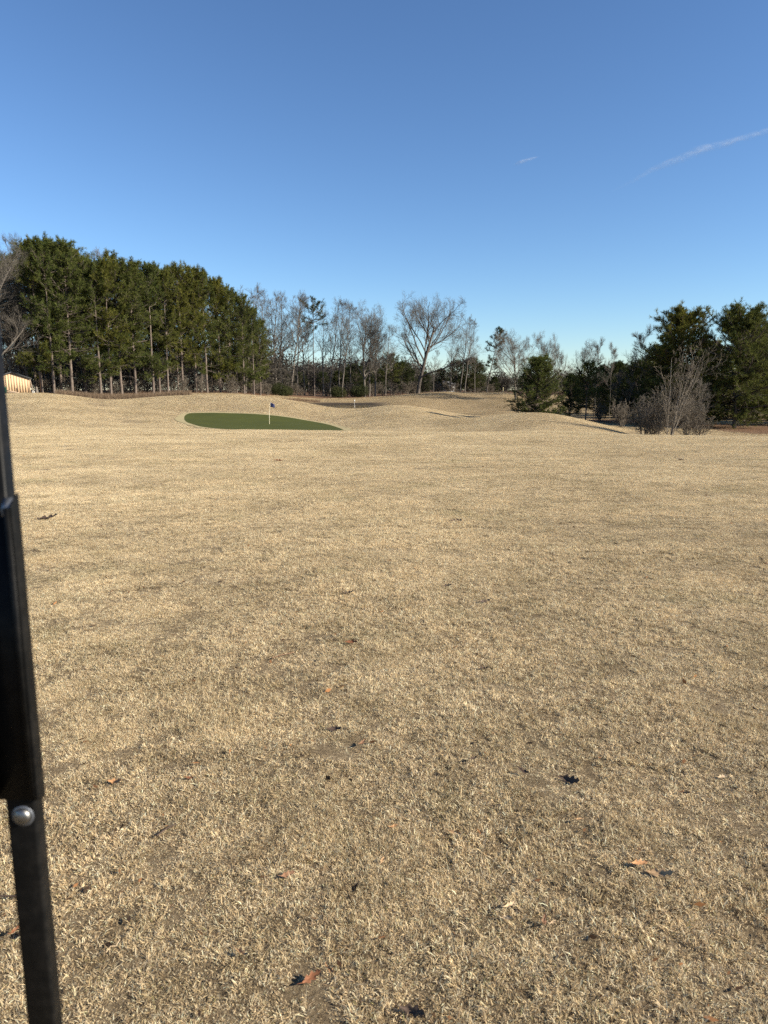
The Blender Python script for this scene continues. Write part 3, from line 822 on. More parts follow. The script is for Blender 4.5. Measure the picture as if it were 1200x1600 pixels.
# green evergreen shrubs
def shrub(key, seed, H, R):
    r = np.random.default_rng(seed); n_ = 900
    u = unit(r.normal(size=(n_, 3))) * (r.random((n_, 1)) ** .45)
    P = u * np.array([R, R, H * .52]) + np.array([0, 0, H * .5]); P[:, 2] = np.maximum(P[:, 2], .05)
    P *= (1 + .25 * (vnoise(P[:, 0] * 3, P[:, 2] * 3 + P[:, 1], 1.0, seed)[:, None] - .5))
    ns = 7; a_ = r.random(ns) * 6.28
    S = np.stack([np.zeros((ns, 3)), np.stack([np.cos(a_) * R * .35, np.sin(a_) * R * .35, np.full(ns, H * .5)], 1), np.stack([np.cos(a_) * R * .7, np.sin(a_) * R * .7, np.full(ns, H * .85)], 1)], 1)
    PROTO[key] = (H, [('stem', MB().tubes(S, np.tile([.05, .03, .015], (ns, 1)), 5).mesh('stem', M['dark_bark'])), ('foliage', leaf_cards(P, .2, r, 6).mesh('foliage', M['shrub_leaf']))])
shrub('shrub', 300, 2.6, 2.0)
for px, D, top, lab in [(436,150,594,'rounded green shrub at right foot of the pine grove'),(447,154,600,'low green shrub beside the pond head'),(528,162,600,'dark green shrub under the bare trees'),
                        (561,165,598,'yellowish green shrub left of the thick bare trunk')]:
    place_px('shrub', 'evergreen_shrub', px, D, top, lab, 'shrub', 'green shrubs by the pond', wide=1.1)

# ------------------------------------------------------------------ right-hand trees
place_px('oak_leafy', 'bare_tree', 806, 150, 512, 'bare tree with few brown leaves behind the young pine', 'bare tree', rz=.2, wide=.9)
place_px('oak1', 'bare_tree', 846, 158, 515, 'rounded bare tree behind the right of the young pine', 'bare tree', rz=2.2, wide=.75)
place_px('oak1', 'bare_tree', 872, 165, 535, 'smaller bare tree leaning right behind the young pine', 'bare tree', rz=4.0, wide=.6)
place_px('oak1', 'bare_tree', 912, 160, 528, 'small round bare tree behind the sparse pine', 'bare tree', rz=1.0, wide=.75)
place_px('young', 'pine_tree', 840, 79, 553, 'dense young pine with skirt to the ground on the right mound', 'pine tree', rz=.8, wide=1.2)
place_px('sparse', 'pine_tree', 917, 84, 560, 'sparse young pine with green top and bare lower trunk', 'pine tree', rz=2.0, wide=1.1)
place_px('sapling', 'sapling', 932, 92, 524, 'tall thin bare sapling rising just right of the sparse pine', 'sapling', wide=.55)
place_px('sapling', 'sapling', 954, 95, 532, 'tall thin bare sapling above the dark evergreen clump', 'sapling', rz=2, wide=.6)
place_px('sapling', 'sapling', 1000, 86, 505, 'wispy bare sapling against the left side of large pines', 'sapling', rz=4, wide=.9)
place_px('cedar', 'evergreen_tree', 962, 97, 562, 'dark evergreen between sparse pine and the large pines', 'evergreen tree', wide=1.15)
place_px('broad_dark', 'evergreen_tree', 992, 88, 560, 'dark evergreen at left foot of the large pines', 'evergreen tree', wide=1.0)
place_px('cedar', 'evergreen_tree', 892, 104, 582, 'low dark evergreen between the young pine and sparse pine', 'evergreen tree', wide=1.2)
place_px('cedar', 'evergreen_tree', 940, 112, 568, 'low dark evergreen behind the thin sapling', 'evergreen tree', wide=1.2)
for px, D, top, lab in [(978,82,604,'low dark evergreen left of the bare brush'),(1016,78,588,'dark evergreen just behind left side of the bare brush'),(948,101,600,'dark evergreen behind the second sapling')]:
    place_px('broad_dark', 'evergreen_tree', px, D, top, lab, 'evergreen tree', rz=rnd.uniform(0, 6), wide=1.2)
for px, D, top, lab in [(930,88,585,'thin bare sapling in the shade right of the sparse pine trunk'),(967,86,575,'thin bare sapling in front of the dark evergreen'),(985,80,590,'short bare sapling left of the bare brush'),(1098,72,590,'short bare sapling between brush and right-edge pine')]:
    place_px('sapling', 'sapling', px, D, top, lab, 'sapling', rz=rnd.uniform(0, 6), wide=1.1)
for px, D, top, lab in [(1003,116,556,'dark evergreen far behind the wispy sapling'),(972,124,566,'dark evergreen far behind the left dark clump'),(905,128,586,'low dark evergreen far behind the sparse pine')]:
    place_px('broad_dark', 'evergreen_tree', px, D, top, lab, 'evergreen tree', rz=rnd.uniform(0, 6), wide=1.35)
place_px('open0', 'pine_tree', 1058, 82, 475, 'large full pine behind the bare brush, left of the pair', 'pine tree', rz=.5, wide=1.08)
place_px('open1', 'pine_tree', 1152, 78, 470, 'large full pine at right edge with low yellow-green limbs', 'pine tree', rz=1.3, wide=1.12)
place_px('open0', 'pine_tree', 1235, 84, 480, 'large pine cut off by right photo edge', 'pine tree', rz=3.3)
place_px('open1', 'pine_tree', 1105, 98, 528, 'large pine seen between and behind the right pair', 'pine tree', rz=4.1)
place_px('open1', 'pine_tree', 1330, 88, 475, 'large pine standing beyond right photo edge', 'pine tree', rz=5.3)
for px, D, top, lab in [(1185,101,500,'pine behind the large right-edge pine'),(1262,98,490,'pine beyond right photo edge, behind the cut-off pine'),(1030,99,535,'pine behind left of the large pair, mostly hidden')]:
    place_px('open0', 'pine_tree', px, D, top, lab, 'pine tree', rz=rnd.uniform(0, 6), wide=1.1)
place_px('big_brush', 'bare_brush', 1050, 58.5, 522, 'pale bare many-stemmed brush in front of the large pines', 'brush', rz=0.3, wide=.92)
for i, (px, D, top) in enumerate([(1012,61,600),(1030,60,612),(1080,61,608),(1100,64,622),(975,75,622),(940,84,625)]):
    place_px(f'brush{i % 3}', 'bare_shrub', px, D, top, f'low bare shrub at foot of the large pines, {ORD[[4,3,1,0,2,5].index([2,3,4,1,0,5][i]) if False else [2,3,4,5,1,0][i]]} from the left', 'shrub', 'low shrubs by the large pines', wide=1.2)

# ------------------------------------------------------------------ distant woods: reads as one mass
r = np.random.default_rng(41)
fw = MB()
def wood_band(n_t, p0, p1, d0, d1, h0, h1, cards, size, pe):
    for i in range(n_t):
        px = r.uniform(p0, p1); D = r.uniform(d0, d1)
        d = ray(px, 612); x = d[0] / d[1] * D; z = gz(x, D)
        H = r.uniform(h0, h1); R = H * r.uniform(.4, .65); ever = r.random() < pe
        n_ = cards
        u = unit(r.normal(size=(n_, 3))) * (r.random((n_, 1)) ** .45) * np.array([R, R, H * .52]) + np.array([x, D, z + H * .48])
        s_ = size * (1.2 if ever else 1.0)
        d1_ = unit(r.normal(size=(n_, 3)) + np.array([0, 0, .6])) * s_ * 1.8; d2 = unit(r.normal(size=(n_, 3))) * s_ * (.7 if ever else .4)
        tone = np.clip(r.normal(.1 if ever else .6, .2, n_), 0, 1)
        fw.add(np.stack([u, u + d1_ + d2 * .5, u + d1_ - d2 * .5], 1).reshape(-1, 3), t=np.arange(n_ * 3).reshape(-1, 3), c=np.repeat(np.repeat(tone, 3)[:, None], 3, 1))
wood_band(230, -180, 440, 150, 195, 8, 15, 440, .45, .3)
wood_band(150, 380, 660, 225, 290, 8, 13.5, 440, .53, .35)
wood_band(190, 640, 1400, 250, 330, 5, 9, 420, .5, .35)
wood_band(200, 300, 1500, 420, 600, 7, 12, 300, .8, .3)
o = link('distant_woods', fw.mesh('distant_woods', M['far_leaf']))
tag(o, 'brownish distant woods along the horizon behind the trees', 'woods', kind='stuff')

# ------------------------------------------------------------------ reeds along the ditch, litter leaves
M['reed'] = foliage('dry_reeds', (.13, .08, .05), (.30, .21, .135), .15)
def blades(P, h, w, r, spread=.25):
    n_ = len(P); az = r.random(n_) * 6.28; tl = r.normal(0, spread, n_)
    d = np.stack([np.cos(az) * np.sin(tl), np.sin(az) * np.sin(tl), np.cos(tl)], 1); L = h * r.uniform(.5, 1.2, n_)
    sd = np.stack([-np.sin(az), np.cos(az), 0 * az], 1) * w
    V = np.stack([P - sd, P + sd, P + d * L[:, None]], 1).reshape(-1, 3)
    return V, np.arange(n_ * 3).reshape(-1, 3), np.repeat(np.repeat(np.clip(r.normal(.5, .25, n_), 0, 1), 3)[:, None], 3, 1)
r = np.random.default_rng(43)
px = r.uniform(88, 300, 16000); D = 106.5 + np.interp(px, [90, 300], [0, 4]) + r.normal(0, 1.0, 16000)
x = (px - 600) / 1112 * D
V, t_, c_ = blades(np.stack([x, D, ground_z(x, D)], 1), .75, .012, r)
o = link('reed_bank', MB().add(V, t=t_, c=c_).mesh('reed_bank', M['reed'])); tag(o, 'reddish dry reeds along foot of the left pine grove', 'reeds', kind='stuff')
px = r.uniform(415, 500, 7000); D = np.interp(px, [415, 470, 500], [128, 140, 142]) + r.normal(0, 1.2, 7000); x = (px - 600) / 1112 * D
V, t_, c_ = blades(np.stack([x, D, ground_z(x, D)], 1), .38, .012, r)
o = link('pond_reeds', MB().add(V, t=t_, c=c_).mesh('pond_reeds', M['reed'])); tag(o, 'low dry reeds on far bank of the pond', 'reeds', kind='stuff')
M['litter_leaf'] = foliage('fallen_leaf_litter', (.09, .045, .025), (.25, .14, .08), .1)
LP = []
for cx, cy, rr_ in LITTER_SPOTS:
    n_ = int(rr_ * rr_ * 40); an = r.random(n_) * 6.28; q_ = np.sqrt(r.random(n_)) * rr_ * 1.02
    LP.append(np.stack([cx + np.cos(an) * q_, cy + np.sin(an) * q_], 1))
LP = np.concatenate(LP); P3 = np.concatenate([LP, (ground_z(LP[:, 0], LP[:, 1]) + .05)[:, None]], 1)
b = leaf_cards(P3, .09, r, 1)
b.v[0][:, 2] = np.maximum(b.v[0][:, 2], np.repeat(P3[:, 2], 3) - .04)
o = link('leaf_litter', b.mesh('leaf_litter', M['litter_leaf'])); tag(o, 'reddish brown leaf litter under the large right pines', 'leaf litter', kind='stuff')

# ------------------------------------------------------------------ shed with lumber
M['raw_wood'] = plain('raw_pine_siding', (.52, .355, .21), .75, spec=.2, var=.12, sc=6)
M['roof'] = plain('dark_shingle', (.035, .037, .04), .8, var=.3, sc=8)
M['old_wood'] = plain('weathered_lumber', (.36, .27, .19), .85, spec=.15, var=.3, sc=10)
SD = 106.0
xl, xr, xp = at(-8, 610, SD).x, at(47, 610, SD).x, at(20, 610, SD).x
sz = gz((xl + xr) / 2, SD) - .15
ev, pk = zof(591, SD), zof(582.5, SD)
shed = link('shed', None, None, (xp, SD, sz), (0, 0, rad(26)))
tag(shed, 'small tan board shed with dark gable roof at left edge', 'shed')
hw = (xr - xl) / 2 * .90; he = ev - sz; hp = pk - sz; dp = 4.6
body = MB().prism([(-hw + .03, 0), (hw - .03, 0), (hw - .03, he), (0, hp - .03), (-hw + .03, he)], .03, dp)
link('wall', body.mesh('wall', M['raw_wood']), shed)
nb = 13
for i in range(nb):
    x0 = -hw + 2 * hw * i / nb + .004; x1 = -hw + 2 * hw * (i + 1) / nb - .004
    top = lambda x: he + (hp - he) * (1 - abs(x) / hw) - .01
    pl = [(x0, 0), (x1, 0), (x1, top(x1))] + ([(0, top(0))] if x0 < 0 < x1 else []) + [(x0, top(x0))]
    link('board', MB().prism(pl, -.012 - .003 * (i % 2), .026).mesh('board', M['raw_wood']), shed)
rf = MB()
for s_ in (-1, 1):
    e0 = (s_ * (hw + .32), he - .32 * (hp - he) / hw)
    poly = [(0, hp + .02), e0, (e0[0], e0[1] + .12), (0, hp + .16)]
    if s_ > 0: poly = poly[::-1]
    rf = MB().prism(poly, -.3, dp + .3)
    link('roof_slope', rf.mesh('roof_slope', M['roof']), shed)
link('corner_trim', MB().box((hw - .1, -.035, 0), (hw + .012, .05, he - .02)).mesh('corner_trim', M['raw_wood']), shed)
def pile_item(px, D, sx, sy, h, rz, z=0, tilt=0):
    p_ = at(px, 612, D)
    return (p_.x, D, gz(p_.x, D) + z)
lum = [(11,103.6,.0,1.9,.1,.06),(13,103.4,.10,2.1,.25,.05),(16,103.7,.2,1.6,-.2,.12),(19,103.5,.0,1.7,.3,0),(22,103.6,.1,1.2,-.4,.2),(14,103.5,.3,1.9,.5,.25),(24,103.4,0,1.0,.8,.1)]
for i, (px, D, z, Ln, rz, tl) in enumerate(lum):
    p_ = at(px, 612, D)
    o = link('lumber_plank', MB().box((-Ln / 2, -.09, 0), (Ln / 2, .09, .085)).mesh('lumber_plank', M['old_wood']), None, (p_.x, D, gz(p_.x, D) + z + .02), (0, tl, rz))
    tag(o, 'loose lumber plank in the jumbled pile before the shed', 'plank', 'lumber pile before the shed')
def lathe(profile, sides=16):
    pr = np.array(profile, float); an = np.arange(sides) / sides * 2 * np.pi
    v = np.stack([pr[:, None, 0] * np.cos(an), pr[:, None, 0] * np.sin(an), np.repeat(pr[:, 1:2], sides, 1)], -1)
    id_ = np.arange(len(pr) * sides).reshape(len(pr), sides)
    q = np.stack([id_[:-1], np.roll(id_[:-1], -1, 1), np.roll(id_[1:], -1, 1), id_[1:]], -1).reshape(-1, 4)
    return MB().add(v.reshape(-1, 3), q=q)
p_ = at(7, 612, 103.2)
bin_ = link('green_bin', None, None, (p_.x, 103.2, gz(p_.x, 103.2)))
tag(bin_, 'dark green bin beside the lumber pile at the shed', 'bin')
M['green_plastic'] = plain('green_plastic', (.02, .09, .05), .45)
link('bin_body', lathe([(.01, 0), (.26, 0), (.32, .78), (.34, .8)]).mesh('bin_body', M['green_plastic'], True), bin_)
link('lid', lathe([(.36, .8), (.36, .85), (.2, .9), (.005, .92)]).mesh('lid', M['green_plastic'], True), bin_)
p_ = at(51, 612, 105.2)
o = link('white_bucket', None, None, (p_.x, 105.2, gz(p_.x, 105.2))); tag(o, 'small white bucket on its side by right corner of shed', 'bucket')
M['white'] = plain('white_plastic', (.75, .73, .68), .5)
bk = link('bucket_body', lathe([(.005, 0), (.14, 0), (.17, .34), (.18, .36), (.16, .36), (.13, .02)]).mesh('bucket_body', M['white'], True), o, (0, 0, .16), (rad(90), 0, .8))
p_ = at(57.5, 612, 107)
o = link('tree_stump', None, None, (p_.x, 107, gz(p_.x, 107))); tag(o, 'pale broken stump just right of the tan shed', 'stump')
M['stump_top'] = plain('cut_wood', (.6, .5, .38), .8, var=.15)
link('bark', lathe([(.26, -.1), (.2, .3), (.17, .7), (.15, .82)], 12).mesh('bark', M['grey_bark'], True), o)
link('cut_face', lathe([(.15, .82), (.08, .86), (.005, .84)], 12).mesh('cut_face', M['stump_top'], True), o)
p_ = at(49, 612, 105.4)
o = link('leaning_board', MB().box((-.07, -.02, 0), (.07, .02, 2.0)).mesh('leaning_board', M['old_wood']), None, (p_.x + .25, 105.5, gz(p_.x, 105.5)), (0, rad(-11), 0))
tag(o, 'narrow board leaning against right side of the shed', 'board')

# ------------------------------------------------------------------ flagstick, markers, far buildings
fp = hit(421, 663)
fs = link('flagstick', None, None, (fp.x, fp.y, fp.z + .03))
tag(fs, 'cream flagstick with dark blue flag on the putting green', 'flagstick')
Hf = zof(629, fp.y) - fp.z
M['cream'] = plain('cream_fibreglass', (.78, .68, .48), .4)
M['flag'] = plain('navy_flag_cloth', (.018, .024, .085), .8)
M['flagw'] = plain('pale_flag_print', (.45, .47, .6), .8)
link('pole', MB().tubes([[(0, 0, -.1), (.02, 0, Hf * .5), (.13, 0, Hf)]], [[.018, .017, .015]], 8).mesh('pole', M['cream'], True), fs)
gu = np.linspace(0, 1, 12); gv = np.linspace(0, 1, 8)
U, W = np.meshgrid(gu, gv)
fx = .13 + U * .42; fy = .05 * np.sin(U * 7 + W * 2) * U; fz = Hf - .02 - W * (.44 - .10 * U) - U ** 1.5 * .20
id_ = np.arange(96).reshape(8, 12)
q = np.stack([id_[:-1, :-1], id_[1:, :-1], id_[1:, 1:], id_[:-1, 1:]], -1).reshape(-1, 4)
fl = link('flag', MB().add(np.stack([fx, fy, fz], -1).reshape(-1, 3), q=q).mesh('flag', M['flag'], True), fs)
md = fl.modifiers.new('thickness', 'SOLIDIFY'); md.thickness = .004
# white marker by the pond
wp = at(554, 636, 140); wz = gz(wp.x, 139.5)
o = link('white_marker', None, None, (wp.x, 139.5, wz), None, (.5, .5, .62)); tag(o, 'small white box on thin post at the pond bank', 'marker box')
link('post', MB().tubes([[(0, 0, -.2), (0, 0, .35), (0, 0, .9)]], [[.04, .04, .04]], 6).mesh('post', M['white']), o)
b_ = link('box', MB().box((-.18, -.15, .85), (.18, .15, 1.3)).mesh('box', M['white']), o)
link('lid', MB().prism([(-.23, 1.3), (.23, 1.3), (.2, 1.37), (-.2, 1.4)], -.2, .2).mesh('lid', M['white']), o)
# stake on the far mound
sp_ = at(786, 613, 164); o = link('yellow_stake', lathe([(.05, -.2), (.05, 1.15), (.035, 1.22), (.003, 1.24)], 8).mesh('yellow_stake', plain('yellowed_paint', (.7, .58, .3), .6)), None, (sp_.x, 164, gz(sp_.x, 164)))
tag(o, 'thin pale stake standing on top of the far mound', 'stake')
# far house and far red roof
def house(px, D, w, h, ridge, wallc, roofc, label, dpt=6):
    p_ = at(px, 610, D); z = gz(p_.x, D)
    o = link('house', None, None, (p_.x, D, z - .1), (0, 0, rad(-8))); tag(o, label, 'house')
    wm = plain('house_wall', wallc, .8, var=.06); rm = plain('house_roof', roofc, .85, var=.2, sc=4)
    link('wall', MB().box((-w / 2, 0, 0), (w / 2, dpt, h)).mesh('wall', wm), o)
    gm = MB()
    n_ = 2
    for s_ in (0, 1):
        y0, y1 = (-.4, dpt / 2) if s_ == 0 else (dpt / 2, dpt + .4)
        z0, z1 = (h - .15, ridge) if s_ == 0 else (ridge, h - .15)
        v = [(-w/2-.4, y0, z0), (w/2+.4, y0, z0), (w/2+.4, y1, z1), (-w/2-.4, y1, z1)]
        v2 = [(a_, b_, c_ + .15) for a_, b_, c_ in v]
        link('roof_slope', MB().add(v + v2, q=[(3,2,1,0),(4,5,6,7),(0,1,5,4),(1,2,6,5),(2,3,7,6),(3,0,4,7)]).mesh('roof_slope', rm), o)
    gl = plain('window_glass', (.05, .06, .07), .1)
    for k in (-.28, .05, .32):
        f_ = link('window', MB().box((w * k - .5, -.05, h * .4), (w * k + .5, .02, h * .8)).mesh('window', wm), o)
        link('pane', MB().box((w * k - .4, -.07, h * .45), (w * k + .4, -.055, h * .76)).mesh('pane', gl), f_)
house(697, 235, 5, 2.6, 4.2, (.72, .72, .70), (.2, .19, .19), 'small white house glimpsed through trunks behind the far mound')
house(925, 190, 13, 2.2, 4.4, (.16, .12, .10), (.16, .075, .06), 'low building with reddish roof behind the sparse pine')

# ------------------------------------------------------------------ thin clouds
def cirrus(name, pix, width, D, label, dens):
    pts = np.array([at(px, py, D) for px, py in pix]); n_ = 90
    s_ = np.linspace(0, len(pix) - 1, n_)
    C = np.stack([np.interp(s_, np.arange(len(pix)), pts[:, k]) for k in range(3)], 1)
    for _ in range(6): C[1:-1] = (C[:-2] + 2 * C[1:-1] + C[2:]) / 4
    rr_ = np.random.default_rng(3); base = np.interp(s_, np.arange(len(width)), width)
    nv = 9; w = np.linspace(-1, 1, nv)
    up = np.array([-.25, 0, 1.0])
    V = C[:, None, :] + (w[None, :, None] * base[:, None, None]) * up + np.array([0, 1, 0]) * ((1 - w ** 2)[None, :, None] * -base[:, None, None] * .8)
    id_ = np.arange(n_ * nv).reshape(n_, nv)
    q = np.stack([id_[:-1, :-1], id_[1:, :-1], id_[1:, 1:], id_[:-1, 1:]], -1).reshape(-1, 4)
    den = (1 - w ** 2)[None, :] ** 1.6 * np.clip(np.minimum(s_ / s_[-1] / .35, (1 - s_ / s_[-1]) / .12), 0, 1)[:, None] * dens
    m = bpy.data.materials.new(name); m.use_nodes = True; n = m.node_tree.nodes; l = m.node_tree.links; n.remove(n['Principled BSDF'])
    at_ = n.new('ShaderNodeAttribute'); at_.attribute_name = 'dens'
    mp = n.new('ShaderNodeMapping'); mp.inputs['Scale'].default_value = (1, 1, 2.6); mp.inputs['Rotation'].default_value = (0, rad(20), 0); l.new(pos(n), mp.inputs[0])
    t = noise(n, l, .012, 6, .62, mp.outputs[0], .6)
    r_ = ramp(n, l, t.outputs[0], [(.30, (0, 0, 0)), (.72, (1, 1, 1))])
    mu = n.new('ShaderNodeMath'); mu.operation = 'MULTIPLY'; l.new(at_.outputs['Fac'], mu.inputs[0]); l.new(r_.outputs[0], mu.inputs[1])
    tr = n.new('ShaderNodeBsdfTransparent'); df = n.new('ShaderNodeBsdfDiffuse'); tl = n.new('ShaderNodeBsdfTranslucent')
    df.inputs[0].default_value = tl.inputs[0].default_value = (.9, .9, .9, 1)
    m1 = n.new('ShaderNodeMixShader'); m1.inputs[0].default_value = .5; l.new(df.outputs[0], m1.inputs[1]); l.new(tl.outputs[0], m1.inputs[2])
    m2 = n.new('ShaderNodeMixShader'); l.new(mu.outputs[0], m2.inputs[0]); l.new(tr.outputs[0], m2.inputs[1]); l.new(m1.outputs[0], m2.inputs[2])
    l.new(m2.outputs[0], n['Material Output'].inputs[0])
    o = link('cirrus_cloud', MB().add(V.reshape(-1, 3), q=q).mesh('cirrus_cloud', m, True, {'dens': den.ravel()}))
    tag(o, label, 'cloud')
cirrus('long_cirrus', [(950,302),(985,285),(1020,264),(1060,250),(1090,236),(1130,226),(1170,214),(1215,200),(1290,180)], [6, 18, 24, 34, 38, 30, 27, 24, 14], 5200, 'long thin white streak of cloud at upper right', .34)
cirrus('short_cirrus', [(800,259),(812,254),(825,250),(842,245)], [6, 17, 15, 5], 5200, 'short small wisp of cloud in the middle sky', .34)

# ------------------------------------------------------------------ cart strut at the left edge
def satin_black(name, c0, c1, rough):
    m, n, l, p = mat(name)
    t = noise(n, l, 60, 6, .7, objc(n)); r_ = ramp(n, l, t.outputs[0], [(.45, c0), (.8, c1)])
    l.new(r_.outputs[0], p.inputs['Base Color'])
    t2 = noise(n, l, 25, 4, .6, objc(n)); rr_ = ramp(n, l, t2.outputs[0], [(.3, (rough - .08,) * 3), (.7, (rough + .15,) * 3)])
    l.new(rr_.outputs[0], p.inputs['Roughness']); p.inputs['Specular IOR Level'].default_value = .10
    return m
M['black'] = satin_black('black_painted_steel', (.005, .005, .005), (.015, .0135, .012), .42)
M['chrome'] = plain('bright_bolt_steel', (.22, .215, .205), .42, 1.0, var=.5, sc=160)
M['worn'] = plain('worn_bare_steel', (.16, .17, .19), .45, .7, var=.2, sc=90)
PY = .62
xL = at(9, 1270, PY).x
strut = link('cart_strut', None, None, (xL, PY, 0))
tag(strut, 'black metal golf cart strut with sleeve and silver bolt at left edge', 'cart strut')
def rounded(x0, x1, y0, y1, z0, z1, rb, seg=4):
    """vertical bar with rounded edges"""
    pts = []
    for cx, cy, a0 in ((x1 - rb, y1 - rb, 0), (x0 + rb, y1 - rb, 90), (x0 + rb, y0 + rb, 180), (x1 - rb, y0 + rb, 270)):
        for k in range(seg + 1):
            an = rad(a0 + 90 * k / seg); pts.append((cx + rb * math.cos(an), cy + rb * math.sin(an)))
    n_ = len(pts)
    v = [(x, y, z0) for x, y in pts] + [(x, y, z1) for x, y in pts]
    return MB().add(v, q=[(i, (i + 1) % n_, n_ + (i + 1) % n_, n_ + i) for i in range(n_)],
                    t=[(0, i + 1, i) for i in range(1, n_ - 1)] + [(n_, n_ + i, n_ + i + 1) for i in range(1, n_ - 1)])
wpost = .0285
link('post', rounded(0, wpost, 0, .018, 0.0, 2.15, .003).mesh('post', M['black']), strut)
zs0, zs1 = at(40, 1256, PY - .01).z, at(30, 772, PY - .01).z
# sleeve: a C-channel open towards the driver, with cut corners at its foot
def flange(x0, x1, y0, y1, cut_bot, z0=zs0, z1=zs1, slant=0):
    v = [(x0,y0,z0+cut_bot),(x1,y0,z0+cut_bot),(x1,y1,z0),(x0,y1,z0),(x0,y0,z1-slant),(x1,y0,z1-slant),(x1,y1,z1),(x0,y1,z1)]
    return MB().add(v, q=[(3,2,1,0),(4,5,6,7),(0,1,5,4),(1,2,6,5),(2,3,7,6),(3,0,4,7)])
XR = wpost + .0085
sl = link('sleeve', flange(-.0043, XR - .0003, -.0035, -.0005, 0, z1=zs1 - .012).mesh('sleeve', M['black']), strut)
for (x0, x1, sl_) in ((-.0065, -.0045, .03), (XR, XR + .0022, .010)):
    o = link('sleeve_flange', flange(x0, x1, -.0125, .002, .006, slant=sl_).mesh('sleeve_flange', M['black']), sl)
    bv = o.modifiers.new('bevel', 'BEVEL'); bv.width = .0008; bv.segments = 2
link('sleeve_lip', flange(XR - .0055, XR - .0003, -.0125, -.0110, 0, z0=zs0 + .008, z1=zs1 - .012).mesh('sleeve_lip', M['black']), sl)
link('sleeve_lip', flange(-.0043, .0008, -.0125, -.0110, 0, z0=zs0 + .008, z1=zs1 - .032).mesh('sleeve_lip', M['black']), sl)
link('worn_end', flange(XR - .0085, XR - .0004, -.0106, -.0040, 0, z0=zs1 - .020, z1=zs1 - .004, slant=.008).mesh('worn_end', M['worn']), sl)
bc = at(36, 1275, PY); 
bolt = link('bolt', lathe([(.0080, -.001), (.0080, .0012), (.0076, .0026), (.0060, .0042), (.0034, .0051), (.0003, .0054)], 28).mesh('bolt', M['chrome'], True), strut, (bc.x - xL, 0, bc.z), (rad(90), 0, 0))
link('washer', lathe([(.0105, 0), (.0105, .0008), (.0086, .0009)], 28).mesh('washer', M['worn'], True), bolt, (0, 0, -.0004))
# rotated so its local z points at the driver (-Y)

# ------------------------------------------------------------------ fallen leaves lying on the near lawn
def leaf_mesh(seed, Lf, Wf, curl, fold, mat_):
    r = random.Random(seed); n_ = 15; m_ = 3
    V = []
    for i in range(n_):
        t = i / (n_ - 1)
        env = math.sin(math.pi * min(1, t * .98 + .02)) ** .7 * (1 - .25 * t)
        lobe = .68 + .32 * math.cos(t * math.pi * 7.0 + .4)
        hw = Wf / 2 * env * lobe + .0006
        row = []
        for j in range(-m_, m_ + 1):
            u = j / m_
            y = u * hw * math.cos(fold * abs(u)); z = abs(u) * hw * math.sin(fold) + .0015 * math.sin(9 * t + 4 * u + seed)
            x = (t - .5) * Lf + abs(u) * hw * .35
            z += curl * (t - .45) ** 2 * Lf
            row.append((x, y, z))
        V += row
    k = 2 * m_ + 1
    q = [(i * k + j, i * k + j + 1, (i + 1) * k + j + 1, (i + 1) * k + j) for i in range(n_ - 1) for j in range(k - 1)]
    return MB().add(V, q=q).mesh('fallen_leaf', mat_, True)
def leaf_mat(name, c):
    m, n, l, p = mat(name)
    t = noise(n, l, 120, 5, .65, objc(n)); r_ = ramp(n, l, t.outputs[0], [(.3, tuple(x * .6 for x in c)), (.65, c)])
    l.new(r_.outputs[0], p.inputs['Base Color']); p.inputs['Roughness'].default_value = .7; p.inputs['Specular IOR Level'].default_value = .15
    return m
LM = {'tan': leaf_mat('tan_leaf', (.42, .27, .145)), 'orange': leaf_mat('orange_leaf', (.44, .235, .11)), 'pale': leaf_mat('pale_leaf', (.58, .43, .27)),
      'red': leaf_mat('red_brown_leaf', (.20, .085, .042)), 'brown': leaf_mat('brown_leaf', (.22, .12, .07)), 'dark': leaf_mat('dark_leaf', (.085, .058, .044))}
